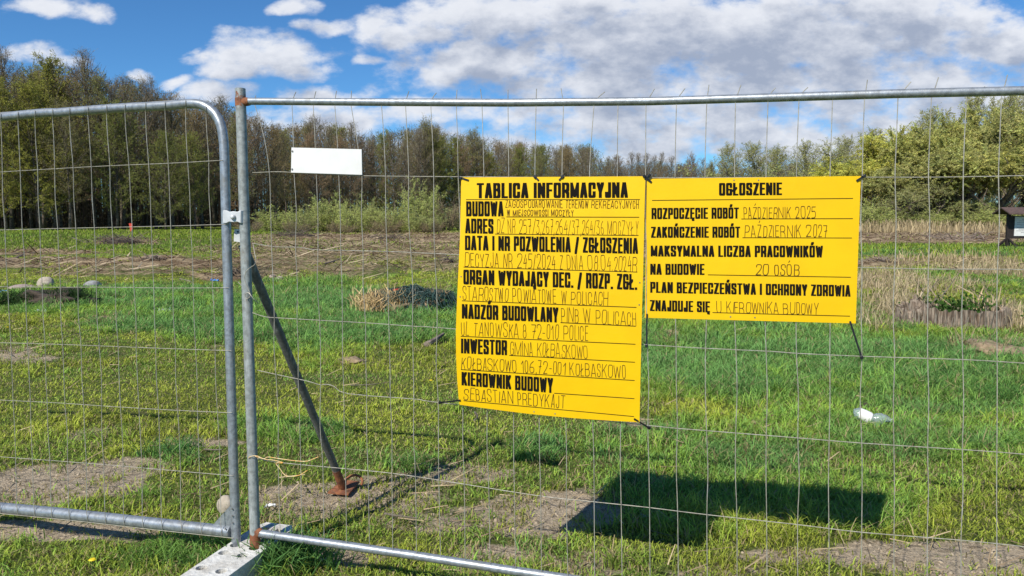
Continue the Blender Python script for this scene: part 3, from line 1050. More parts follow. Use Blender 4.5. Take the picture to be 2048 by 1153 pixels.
def build_wood():
    # skyline trees seen one by one against the sky
    solo = [('T', 22, 96, 'lone bare tree poking above the wood at its far left end'), ('G', 108, 112, 'tall young green tree rising left of the widest bare crown'),
            ('T', 190, 100, 'tallest bare tree with a fan crown standing out above the green wood'), ('T', 247, 150, 'thin grey bare tree just right of the fan crowned one'),
            ('T', 312, 154, 'broad bare brown crown above the bent corner of the left fence panel'), ('B', 345, 185, 'brown budding tree next to the broad bare crown, right of it'),
            ('T', 452, 192, 'bare tree standing behind the curved corner tube and the post top'), ('T', 508, 230, 'bare brown tree just right of the rusty post top'),
            ('T', 552, 246, 'thin forked bare tree left of the blank white plate'), ('T', 640, 230, 'tall bare brown tree above the blank white plate'),
            ('T', 702, 244, 'bare tree at the right end of the blank white plate'), ('B', 850, 236, 'tall greenish tree peaking between the white plate and the tall yellow board'),
            ('T', 880, 248, 'bare dark tree directly right of the tall greenish one'), ('B', 950, 256, 'bare olive tree above the top left corner of the tall yellow board')]
    for k, px, top, lab in solo:
        plant(k, px, top, interp(DEPTH_LINE, px) + 4, lab, None)
    labs = {'B': ('brown budding tree of the wood behind the fence', 'brown budding trees of the wood'),
            'G': ('tree with young olive green leaves at the edge of the wood', 'young green trees of the wood'),
            'T': ('bare thin crowned tree of the wood behind the fence', 'bare trees of the wood')}
    n = 0
    for row, (dy, drop) in enumerate(((0, 30), (6, 14), (14, 8), (24, 8))):
        px = -260.0
        while px < 1205:
            Y = interp(DEPTH_LINE, px) + dy + TRNG.uniform(-2.5, 2.5)
            top = interp(SKY_LINE, px) + TRNG.uniform(0, drop) + 6
            if row == 0 and px < 430:
                kind = 'G' if TRNG.random() < .85 else 'B'
                top += TRNG.uniform(14, 70)
            else:
                g = .12 if px > 480 else .30
                kind = 'G' if TRNG.random() < g else ('B' if TRNG.random() < .7 else 'T')
            plant(kind, px, top, Y, *labs[kind])
            n += 1
            px += (3.9 + row * .5) / Y * F_PX * TRNG.uniform(.7, 1.35)
    print('wood trees', n)
    # the open far row right of the tall board
    for px, top, k in ((1215, 312, 'T'), (1236, 308, 'T'), (1256, 304, 'T'), (1275, 306, 'T'), (1293, 306, 'T'), (1312, 310, 'T'), (1325, 304, 'T'), (1343, 312, 'T'), (1362, 326, 'T'),
                       (1385, 306, 'B'), (1402, 316, 'T'), (1420, 322, 'B'), (1466, 318, 'T'), (1540, 304, 'T'), (1560, 308, 'T')):
        plant(k, px, top, 205 + TRNG.uniform(-8, 8), 'slender bare tree of the far row between the two yellow boards and the willows', 'slender bare trees of the far row', sx=.85)
    for px in range(1200, 1690, 15):
        plant('B' if TRNG.random() < .6 else 'T', px + TRNG.uniform(-6, 6), 326 + TRNG.uniform(-8, 10) - 8 * (px < 1240), 225 + TRNG.uniform(-6, 14), 'hazy brown tree in the low far row over the yellow boards', 'low far row of brown trees', sx=1.25)
    for px, top, k, Y, lab in ((1450, 288, 'P', 150, 'pale green round topped tree above the heading of the wide yellow board'), (1512, 284, 'P', 150, 'pale grey green tree right of the round topped one'),
                               (1542, 292, 'P', 158, 'pale grey green tree, last before the gap of open sky'), (1606, 282, 'P', 140, 'dark limbed spring tree alone above the right half of the wide yellow board'),
                               (1650, 312, 'P', 130, 'low leaning spring tree just left of the yellow willow')):
        plant(k, px, top, Y, lab, None, sx=1.25)
    for px, top, Y, lab in ((1440, 326, 150, 'low olive bush in front of the round topped pale tree'), (1580, 330, 138, 'low olive bush behind the wide yellow board')):
        plant('S', px, top, Y, lab, None, 'shrub', 'bush', 1, 1.4)
    # willows on the right
    for px, top, Y, v, sx, lab in ((1690, 282, 96, 3, 1.1, 'grey green willow with bare leaning limbs, first from the gap of sky'), (1712, 318, 84, 2, 1.35, 'low rounded bright yellow willow beside the wide yellow board'),
                                   (1775, 266, 88, 2, 1.0, 'round topped yellow green willow behind the low bright one'), (1838, 256, 84, 0, .85, 'olive willow in the middle of the right hand group'),
                                   (1868, 236, 98, 3, .7, 'thin grey green willow behind the olive one'), (1930, 222, 92, 0, .7, 'taller olive willow under the pale crowns'),
                                   (1996, 228, 86, 3, .7, 'bare limbed willow right of the tallest one'), (2052, 205, 88, 1, .8, 'dense olive willow at the very right of the view'),
                                   (1900, 300, 78, 1, 1.4, 'broad low olive willow below the tallest one'), (1985, 295, 76, 0, 1.3, 'drooping willow behind the information shelter'),
                                   (1790, 345, 78, 1, 1.4, 'squat brown green willow at the foot of the round topped one'), (2110, 230, 84, 0, 1.2, 'willow just outside the right edge behind the shelter'), (1850, 350, 75, 3, 1.5, 'brown twiggy willow low in front of the group')):
        plant('W', px, top, Y, lab, None, 'willow', 'tree', v, sx)
    for px, top, Y, sx, lab in ((1698, 272, 104, 1.25, 'pale open crowned tree at the left end of the willows'), (1742, 258, 106, 1.2, 'second pale open crowned tree from the left end of the willows'), (1800, 262, 108, 1.5, 'broad pale tree behind the round topped yellow green willow'),
                                (1853, 218, 104, 1.1, 'pale tree with a tall narrow crown left of the tallest one'), (1902, 236, 106, 1.1, 'shorter pale tree between the two tallest of the right hand group'), (1931, 188, 100, 1.15, 'tallest pale tree of the right hand group'),
                                (1998, 186, 98, 1.2, 'pale forked tree right of the tallest one'), (2042, 176, 100, 1.3, 'pale tree at the very right edge of the view')):
        plant('P', px, top, Y, lab, None, sx=sx)
    for px in range(1690, 2260, 22):
        plant('B' if TRNG.random() < .5 else 'P', px + TRNG.uniform(-8, 8), 318 + TRNG.uniform(-12, 16), 118 + TRNG.uniform(-6, 10), 'brown tree closing the view behind the willows', 'brown trees behind the willows', sx=1.3)
    for px in range(1700, 2260, 40):
        plant('S', px + TRNG.uniform(-8, 8), 385 + TRNG.uniform(-10, 12), 108 + TRNG.uniform(-4, 6), 'dull bush closing the gaps under the brown trees behind the willows', 'dull bushes behind the willows', 'shrub', 'bush', 1, 2.0)
    # green thicket along the foot of the wood
    for px, top, Y, v, sx, lab in ((560, 412, 74, 0, 1.5, 'low pale green bush left of the others, right beside the post'), (610, 405, 72, 1, 1.3, 'olive green bush second from the post'), (655, 386, 74, 0, 1.15, 'rounded light green bush under the blank white plate'),
                                   (705, 402, 70, 0, 1.3, 'wide light green bush in the middle of the thicket'), (742, 390, 76, 1, 1.1, 'tall olive bush right of the middle of the thicket'),
                                   (790, 410, 70, 0, 1.4, 'light green bush in front of the tall yellowish one'), (838, 360, 74, 0, .8, 'tallest yellowish green bush of the thicket'), (850, 416, 69, 1, 1.5, 'low bush at the foot of the tallest one'),
                                   (892, 386, 76, 2, 1.1, 'brownish bush partly behind the left edge of the tall yellow board'), (940, 392, 80, 1, 1.3, 'olive bush behind the left part of the tall yellow board')):
        plant('S', px, top, Y, lab, 'bushes at the foot of the wood', 'shrub', 'bush', v, sx)
    for i, px in enumerate((500, 590, 680, 770, 860, 950)):
        plant('S', px, 432 + (i % 3) * 4, 68, 'low brown twiggy bush along the foot of the green thicket', 'low brown bushes along the thicket', 'shrub', 'bush', 2, 2.0)
    for i, px in enumerate((1745, 1800, 1850, 1905, 1960, 2010, 2060, 1700)):
        plant('S', px, 398 + (i % 3) * 10, 73 + (i % 2) * 2, 'grey green bush at the foot of the willows', 'bushes at the foot of the willows', 'shrub', 'bush', i % 2, 1.7)
    # the deeper wood: one mass of stems and brush that closes the view between the trunks
    cr = Crown()
    rng = random.Random(77)
    for i in range(34000):
        px = rng.uniform(-320, 1720)
        Y = interp(DEPTH_LINE, px) + rng.uniform(20, 48)
        x = (px - 1024) / F_PX * Y
        top = (interp(SKY_LINE, px))
        H = max(2.0, at_depth(px, top, Y).z * (.93 if px < 1200 else .80))
        z = H * rng.random() ** 1.5
        p = V(x, Y, z)
        if rng.random() < .10:
            cr.twig(V(x, Y, 0), V(x + rng.uniform(-1, 1), Y, H * rng.uniform(.5, .95)), rng.uniform(.12, .3), vary((.15, .12, .09), rng), rng)
        for k in range(3):
            d = (rdir(rng) + V(0, 0, .7)).normalized()
            cr.twig(p, p + d * rng.uniform(.8, 2.4), .055, vary((.15, .12, .085), rng), rng)
            cr.leaf(p + rdir(rng) * 1.0, .34, vary((.15, .145, .065), rng), rng)
    o = bpy.data.objects.new('deep_wood', cr.mesh('deep_wood'))
    COL.objects.link(o)
    tag(o, kind='stuff')


build_wood()

# ------------------------------------------------------------------ fence
class Plane:
    def __init__(s, X0, Y0, Z0, th, dl, lean, sh):
        s.O = V(X0, Y0, Z0 + CAM_Z)
        s.d = V(math.cos(th), -math.sin(th), dl)
        n0 = V(-math.sin(th), -math.cos(th), 0)
        s.u = V(0, 0, 1) + lean * n0 + sh * V(math.cos(th), -math.sin(th), 0)
        s.n = s.d.cross(s.u).normalized()           # towards the camera
        if s.n.y > 0:
            s.n = -s.n

    def pt(s, a, t, off=0.0):
        return s.O + a * s.d + t * s.u + off * s.n

    def at(s, px, py, off=0.0):
        r = ray(px, py)
        c = V(0, 0, CAM_Z)
        t = (s.O + off * s.n - c).dot(s.n) / r.dot(s.n)
        return c + r * t


PR = Plane(-0.974, 3.0664, .1752, .2621, -.0206, -.0581, -.0309)
PL = Plane(-2.3207, 3.4527, .2041, .2759, .0225, -.0576, -.0447)


def px_of(P):
    cp, sp = math.cos(PITCH), math.sin(PITCH)
    x, y, z = P.x, P.y, P.z - CAM_Z
    d = y * cp - z * sp
    return 1024 + F_PX * x / d, 576.5 - F_PX * (y * sp + z * cp) / d


def smooth_path(pts, k=4):
    """Catmull-Rom through the points"""
    out = []
    P = [pts[0] * 2 - pts[1]] + list(pts) + [pts[-1] * 2 - pts[-2]]
    for i in range(1, len(P) - 2):
        a, b, c, d = P[i - 1], P[i], P[i + 1], P[i + 2]
        for j in range(k):
            t = j / k
            out.append(.5 * ((2 * b) + (c - a) * t + (2 * a - 5 * b + 4 * c - d) * t * t + (3 * b - a - 3 * c + d) * t ** 3))
    out.append(pts[-1])
    return out


FR = random.Random(3)


def build_right_panel():
    pl = PR
    foot = pl.at(512, 1098)
    e = empty('wire_fence', (foot.x, foot.y, 0), 'steel mesh fence panel with a rusty topped post, carrying the yellow boards', 'fence panel')
    mb = MB()
    top = pl.at(480.5, 178)
    bot = pl.at(511, 1096)
    mb.tube([top, top.lerp(bot, .25), top.lerp(bot, .5), top.lerp(bot, .75), bot], .0210, 20)
    post = mb.build('post', M['steel_rusty'], e, True)
    tag(post, 'galvanised post, rusty at its open top end')
    mb = MB()
    far = pl.pt(3.42, .2707)
    zt = [pl.at(*p) for p in ((497, 203), (640, 204), (763, 205), (1016, 206), (1300, 203), (1536, 196), (1790, 188), (2048, 182))]
    mb.tube([pl.at(486, 203)] + zt + [far], .0145, 14)
    mb.build('top_rail', M['steel'], e, True)
    mb = MB()
    zb = [pl.at(*p) for p in ((520, 1067), (680, 1090), (824.5, 1110.7), (1020, 1141))]
    dirn = (zb[-1] - zb[-2]).normalized()
    end_b = pl.pt(3.42, -1.4815)
    mb.tube([pl.at(512, 1066)] + zb + [end_b], .0165, 14)
    mb.build('bottom_rail', M['steel'], e, True)
    mb = MB()
    mb.tube([pl.pt(3.42, .30), pl.pt(3.42, -1.64)], .021, 16)
    mb.build('post', M['steel'], e, True)
    # rust collars where the rails are welded
    for px, py, r in ((490, 204, .022),):
        mb = MB()
        a = pl.at(px - 3, py)
        b = pl.at(px + 9, py)
        mb.tube([a, a.lerp(b, .55), b], [.0165, .0175, .0155], 14)
        mb.tube([pl.at(480.8, 197), pl.at(481.2, 213)], .0215, 18)
        mb.build('weld_joint', M['rust'], e, True)
    mb = MB()
    mb.tube([pl.at(510.2, 1079), pl.at(511.2, 1098)], [.0222, .0222], 16)
    mb.tube([pl.at(512, 1062), pl.at(521, 1067)], [.0195, .0185], 12)
    mb.build('rusty_collar', M['rust'], e, True)
    # mesh
    rows = {0: [(505, 346), (525, 345), (555, 344), (588, 345.5), (632, 348), (724, 352), (916, 354), (1300, 356), (1724, 355), (1857, 355), (1997, 353), (2048, 352)],
            1: [(505, 487), (549.5, 494), (598, 495), (620, 499), (644, 500.5), (780, 503.5), (876, 508), (1300, 526), (1722, 535.5), (1857, 538.7), (1997, 539), (2048, 540)],
            2: [(505, 626), (530, 634), (561, 636.5), (650, 641.7), (739, 646.7), (833, 653.5), (879, 656), (1293, 690), (1536, 703), (1591, 707), (1720, 713), (1923, 719.6), (2048, 727)],
            3: [(515, 741), (560, 751), (612, 762), (640, 770), (652, 769), (668, 773), (697, 788), (834, 799), (881, 806), (1292, 851), (1409, 861.5), (1592, 876), (1722, 886.6), (1923, 899.6), (2048, 909)],
            4: [(515, 918), (563, 926), (692, 938), (783, 947), (877, 960.7), (1076, 992), (1184, 1003.8), (1296, 1015.4), (1412, 1029.7), (1595, 1049.7), (1726, 1065.4), (1923, 1081), (2048, 1094)]}
    x0 = [538.7, 588, 632.5, 677.5, 724, 771, 817.5, 867.5, 916.5, 968, 1017.5, 1070, 1124, 1179, 1234.5, 1291, 1350, 1410, 1469, 1532, 1593, 1660, 1724.5, 1790, 1857, 1926.5, 1997]
    xt = [510, 584, 626.5, 669.5, 702, 763, 811, 861.5, 912.5, 964, 1016, 1072, 1127, 1188, 1236, 1292, 1353, 1413.5, 1471, 1536, 1598, 1665, 1729, 1796, 1863, 1933.5, 2003]
    tips = [(512, 192), (592, 184), (632, 183), (673, 182), (703, 182), (818, 183), (873, 186), (914, 180), (961, 179), (1016, 180), (1073, 178), (1122, 177), (1210, 184),
            (1309, 178), (1370, 177), (1418, 170), (1482, 170), (1551, 176), (1616, 175), (1735, 160), (1822, 164), (1877, 155), (2015, 150)]
    mb = MB()
    rr = .0015
    ends = []
    for j, row in rows.items():
        pts = [pl.at(x, y, .004) for x, y in row]
        d = (pts[-1] - pts[-2]).normalized()
        goal = pl.pt(3.42, -.2936 * j, .004)
        tail = [pts[-1].lerp(goal, q / 3) for q in (1, 2, 3)]
        mb.tube(smooth_path(pts + tail, 3), rr, 6)
    for i in range(34):
        mk = lambda t: px_of(pl.pt(i * .1, t))
        if i < 27:
            P = [(xt[i], 211 if xt[i] < 1300 else 208 - (xt[i] - 1300) * .022)]
            P.append(((xt[i] * .35 + x0[i] * .65), 285 + FR.uniform(-15, 15)))
            P.append((x0[i], float(np.interp(x0[i], [a for a, b in rows[0]], [b for a, b in rows[0]]))))
        else:
            P = [mk(.27), mk(0)]
        for j in (1, 2, 3, 4):
            x, y = mk(-.2936 * j)
            if i < 27:
                x += (x0[i] - mk(0)[0]) * max(0, 1 - j * .3)
            y = float(np.interp(x, [a for a, b in rows[j]], [b for a, b in rows[j]])) if x < 2048 else y
            P.append((P[-1][0] * .5 + x * .5 + FR.uniform(-3.2, 3.2), P[-1][1] * .5 + y * .5))
            P.append((x + FR.uniform(-1.2, 1.2), y))
        x, y = mk(-1.4815)
        P.append((x, y + 2))
        pts = [pl.at(a, b, .004 + (.0042 if 0 < q else .0)) for q, (a, b) in enumerate(P)]
        mb.tube(smooth_path(pts, 3), rr, 6)
        # the end that runs over the top rail
        t0 = pl.at(P[0][0], P[0][1] - 7, .016)
        near = [t for t in tips if i < 27 and -14 < t[0] - xt[i] < 30]
        if near:
            tp = near[0]
            tt = pl.at(tp[0], tp[1], -.015)
            mid = pl.at(P[0][0] * .55 + tp[0] * .45, P[0][1] - 17, -.016)
            mb.tube(smooth_path([pts[0], pl.at(P[0][0], P[0][1] - 5, -.015), mid, tt], 3), rr * 1.05, 6)
    mb.build('wire_mesh', M['wire'], e, True)
    return e


def build_left_panel():
    pl = PL
    e = empty('wire_fence', tuple(V(pl.at(472, 1090).x, pl.at(472, 1090).y, 0)), 'galvanised mesh fence panel with a rounded tube corner, left of the post', 'fence panel')
    corner = [(330, 212), (372, 208), (398, 209), (414, 215), (428, 226), (438, 241), (444, 259), (447, 280), (449, 310)]
    path = [pl.at(-1, 234.3 + .5)] + [pl.at(*p) for p in ((120, 225.5), (240, 216.5))] + [pl.at(*p) for p in corner] + [pl.at(*p) for p in ((452, 430), (457, 600), (463, 800), (468, 960), (473, 1092))]
    d = (path[0] - path[1]).normalized()
    path = [path[0] + d * 2.25 - V(0, 0, .05)] + path
    mb = MB()
    mb.tube(smooth_path(path, 4), .0195, 18)
    mb.build('frame_tube', M['steel'], e, True)
    b = [pl.at(*p) for p in ((-5, 1015.5), (120, 1027), (240, 1040), (360, 1053), (462, 1064))]
    d = (b[0] - b[1]).normalized()
    mb = MB()
    mb.tube([b[0] + d * 2.25] + b, .0245, 18)
    mb.build('bottom_rail', M['steel'], e, True)
    mb = MB()
    mb.quadprism([pl.at(x, y, .004) for x, y in ((424, 1052), (462, 1010), (470, 1006), (473, 1060))], pl.n * -.004)
    mb.build('gusset_plate', M['steel'], e)
    for x, y in ((464, 1018), (464.5, 1032), (465, 1046), (451, 1058), (455, 1069)):
        mb = MB()
        c = pl.at(x, y, .024)
        mb.tube([c, c + pl.n * .004], [.004, .003], 8)
        mb.build('rivet', M['rivet'], e)
    rows = [[(0, 344.5), (110, 338), (220, 332), (340, 327), (446, 321)], [(0, 460.5), (115, 457.5), (230, 455), (340, 452.5), (455, 449)], [(0, 574), (110, 575), (220, 575), (340, 576.5), (458, 576)],
            [(0, 686), (110, 689), (230, 693.5), (345, 698), (463, 702)], [(0, 800.5), (110, 806), (230, 814), (350, 821), (464, 826)], [(0, 914), (110, 922), (230, 931.5), (350, 942), (466, 952)]]
    mb = MB()
    rr = .0014
    for row in rows:
        pts = [pl.at(x, y, .021 if x > 440 else .006) for x, y in row]
        d = (pts[0] - pts[1]).normalized()
        tail = [pts[0] + d * .7 * k + V(0, 0, FR.uniform(-.004, .004)) for k in (3, 2, 1)]
        mb.tube(smooth_path(tail + pts, 3), rr, 6)
    # straight line wire along the top and the underside of the tubes
    mb.tube([pl.at(-5, 226), pl.at(140, 216), pl.at(371, 199.5)], rr, 6)
    mb.tube([pl.at(-5, 1027, .024), pl.at(150, 1042, .024), pl.at(300, 1059, .024), pl.at(467, 1077, .024)], rr, 6)
    top_x = [1.5, 36, 70, 105, 139, 176, 213, 250, 291, 330, 371, 412]
    for i in range(-21, 12):
        mk = lambda t: px_of(pl.pt(i * .1, t))
        ks = [mk(.29 if i < 11 else .255)]
        if i >= 0:
            ks = [(top_x[i], float(np.interp(top_x[i], [0, 371, 412], [226, 200, 212])))]
        for j in range(6):
            x, y = mk(-.2614 * j)
            if 0 <= x <= 466:
                y = float(np.interp(x, [a for a, b in rows[j]], [b for a, b in rows[j]]))
            ks.append((ks[-1][0] * .5 + x * .5 + FR.uniform(-2, 2), ks[-1][1] * .5 + y * .5))
            ks.append((x + FR.uniform(-1, 1), y))
        x, y = mk(-1.5461)
        pts = [pl.at(a, b, .0215 if q == 0 else .0105) for q, (a, b) in enumerate(ks)]
        pts.insert(1, pl.at(ks[0][0], ks[0][1] + 9, .021))
        pts.insert(2, pl.at(ks[0][0], ks[0][1] + 19, .008))
        x -= 1
        pts.append(pl.at(x - 2, y - 14, .0265))
        pts.append(pl.at(x - 1, y - 2, .0275))
        pts.append(pl.at(x, y + 12, .024))
        mb.tube(smooth_path(pts, 3), rr, 6)
    mb.build('wire_mesh', M['wire'], e, True)
    return e


def build_fittings():
    # clamp joining the two panels
    c = PL.at(467, 434, .025)
    e = empty('fence_clamp', c, 'pale metal clamp with one bolt joining the two fence posts', 'clamp')
    mb = MB()
    n = PL.n
    xs = (445, 452, 458, 466, 474, 481, 489)
    prof = (.018, .034, .036, .040, .036, .034, .018)
    front_t = [PL.at(x, y, p) for x, y, p in zip(xs, (421, 421, 424, 423, 424, 421, 421), prof)]
    front_b = [PL.at(x, y, p) for x, y, p in zip(xs, (447, 447, 444, 445, 444, 447, 447), prof)]
    k = len(xs)
    back = [p - n * .010 for p in front_t] + [p - n * .010 for p in front_b]
    vs = front_t + front_b + back
    fs = []
    for i in range(k - 1):
        fs.append((i, i + 1, k + i + 1, k + i))
        fs.append((2 * k + i, 3 * k + i, 3 * k + i + 1, 2 * k + i + 1))
        fs.append((i, 2 * k + i, 2 * k + i + 1, i + 1))
        fs.append((k + i, k + i + 1, 3 * k + i + 1, 3 * k + i))
    fs.append((0, k, 3 * k, 2 * k))
    fs.append((k - 1, 3 * k - 1, 4 * k - 1, 2 * k - 1)[::1])
    mb.add(vs, fs)
    mb.build('clamp_plate', M['bright'], e, True, .002)
    mb = MB()
    b = PL.at(466.5, 434.5, .040)
    mb.tube([b, b + n * .004, b + n * .010, b + n * .012], [.011, .011, .008, .003], 12)
    mb.build('bolt', M['bright'], e, True)

    # raking strut behind the panel
    foot = gpt(686, 984)
    head = PR.at(486, 492, -.055)
    e = empty('support_strut', foot, 'dark raking steel tube propping the post, standing on a rusty plate', 'support strut')
    mb = MB()
    up = foot + V(0, 0, .03)
    mb.tube([head, head.lerp(up, .33), head.lerp(up, .66), up], .0195, 16)
    mb.build('tube', M['strut'], e, True)
    mb = MB()
    mb.tube([head.lerp(up, .915), up - V(0, 0, .01)], .0208, 16)
    mb.build('rusty_sleeve', M['rust'], e, True)
    mb = MB()
    a = (foot - V(head.x, head.y, 0))
    a = V(a.x, a.y, 0).normalized()
    s = V(-a.y, a.x, 0)
    mb.quadprism([foot + a * .09 + s * .055 + V(0, 0, .030), foot + a * .11 - s * .04 + V(0, 0, .024), foot - a * .05 - s * .06 + V(0, 0, .012), foot - a * .07 + s * .05 + V(0, 0, .018)], V(0, 0, -.008))
    mb.build('foot_plate', M['rust'], e)
    mb = MB()
    ring = []
    cc = foot + V(.055, .02, .035)
    for i in range(13):
        w = i / 12 * math.pi * 1.25 - .5
        ring.append(cc + V(math.cos(w) * .046, math.sin(w) * .02, math.sin(w) * .030 + .012))
    mb.tube(ring, .007, 8)
    mb.build('ring', M['rust'], e, True)
    mb = MB()
    mb.quadprism([PR.at(x, y, -.024) for x, y in ((470, 459), (482, 459), (481.5, 485), (469, 483))], PR.n * .005)
    pt = mb.build('top_lug', M['bright'], e)
    mb = MB()
    c = PR.at(475.5, 464, -.0182)
    mb.tube([c, c + PR.n * .001], .0042, 10)  # flat black disc, the dark inside of a bolt hole put in as colour
    mb.build('bolt_hole_shade', M['black'], pt)

    # loose wire on the post
    mb = MB()
    pts = [PR.at(x, y, o) for x, y, o in ((506, 488, .01), (509, 505, .03), (512, 520, .035), (509, 530, .035), (500, 536, .035), (491, 546, .035), (490, 562, .03), (497, 580, .03), (501, 592, .03), (493, 598, .03), (490, 590, .03), (497, 586, .03), (507, 598, .03), (516, 606, .01))]
    mb.tube(smooth_path(pts, 4), .0016, 6)
    pts = [PR.at(x, y, -.03) for x, y in ((476, 564), (483, 572), (488, 578), (493, 584))]
    mb.tube(smooth_path(pts, 3), .0014, 5)
    o = mb.build('loose_wire', M['wire'], None, True, origin=PR.at(500, 560))
    tag(o, 'twisted loose wire end hanging on the post below the strut head', 'wire')
    # twine tied to the post and the low wire
    mb = MB()
    pts = [PR.at(x, y, o) for x, y, o in ((497, 917, .024), (500, 914, .026), (508, 912, .026), (516, 913, .023), (528, 918, .015), (536, 914.5, .015), (560, 918, .02), (590, 922, .02), (612, 923, .02), (625, 919, .02), (637, 914, .02))]
    mb.tube(smooth_path(pts, 4), .0015, 5)
    pts = [PR.at(x, y, o) for x, y, o in ((510, 913, .025), (530, 919, .014), (548, 921, .012), (566, 926, .012), (552, 927, .012), (560, 938, .01), (568, 949, .01), (578, 953, .012), (598, 951, .012), (615, 941, .012))]
    mb.tube(smooth_path(pts, 4), .0015, 5)
    o = mb.build('twine', M['string'], None, True, origin=PR.at(520, 916))
    tag(o, 'frayed orange and cream twine knotted round the post near the ground', 'twine')

    # concrete foot
    zt, ax, Lh, Wh, ctr = BLK_Z, BLK_AX, .36, BLK_W, BLK_C
    e = empty('concrete_block', V(ctr.x, ctr.y, 0), 'pale concrete fence foot with round holes under both posts', 'fence foot')
    bm = bmesh.new()
    prof = []
    for (u, v) in ((-Lh, -Wh * .72), (-Lh * .86, -Wh), (Lh * .86, -Wh), (Lh, -Wh * .72), (Lh, Wh * .72), (Lh * .86, Wh), (-Lh * .86, Wh), (-Lh, Wh * .72)):
        prof.append((u, v))
    lo = [bm.verts.new((u * 1.02, v * 1.06, 0)) for u, v in prof]
    hi = [bm.verts.new((u, v, zt)) for u, v in prof]
    m = len(prof)
    bm.faces.new(hi)
    bm.faces.new(lo[::-1])
    for i in range(m):
        bm.faces.new((lo[i], lo[(i + 1) % m], hi[(i + 1) % m], hi[i]))
    bmesh.ops.recalc_face_normals(bm, faces=bm.faces)
    me = bpy.data.meshes.new('block')
    bm.to_mesh(me)
    cut = MB()
    e.rotation_euler = (0, 0, math.atan2(ax.y, ax.x))
    spots = [gz(x, y, zt) for x, y in ((448, 1105), (486, 1110), (401, 1135), (443, 1142), (471, 1090), (509, 1096))]
    spots = [((q - ctr).dot(ax), (q - ctr).dot(BLK_SX)) for q in spots] + [(-.20, Wh * .42), (.25, -Wh * .42), (.25, Wh * .42)]
    for u, v in spots:
        v = max(-Wh + .035, min(Wh - .035, v))
        cut.tube([V(u, v, .03), V(u, v, .2)], .022, 18)
    cut.box(V(-.27, -Wh * .3, .12), V(.045, 0, 0), V(0, .016, 0), V(0, 0, .04))
    cut.box(V(-.27, Wh * .4, .12), V(.045, 0, 0), V(0, .012, 0), V(0, 0, .04))
    cme = bpy.data.meshes.new('cut')
    cme.from_pydata(cut.v, [], cut.f)
    bmc = bmesh.new()
    bmc.from_mesh(cme)
    bmesh.ops.recalc_face_normals(bmc, faces=bmc.faces)
    bmc.to_mesh(cme)
    ob = link('block', me, M['concrete'], e)
    oc = link('cutter', cme, None, e)
    bpy.context.view_layer.update()
    mod = ob.modifiers.new('holes', 'BOOLEAN')
    mod.object = oc
    mod.operation = 'DIFFERENCE'
    mod.solver = 'EXACT'
    mod.use_self = True
    bv = ob.modifiers.new('bevel', 'BEVEL')
    bv.width, bv.segments, bv.limit_method = .008, 2, 'ANGLE'
    dg = bpy.context.evaluated_depsgraph_get()
    fin = bpy.data.meshes.new_from_object(ob.evaluated_get(dg))
    ob.modifiers.clear()
    ob.data = fin
    bpy.data.objects.remove(oc)
    e.rotation_euler = (0, 0, math.atan2(ax.y, ax.x))


M['strut'] = steel('dull_dark_steel', base=(.16, .165, .16), rough=.6, metal=.3)

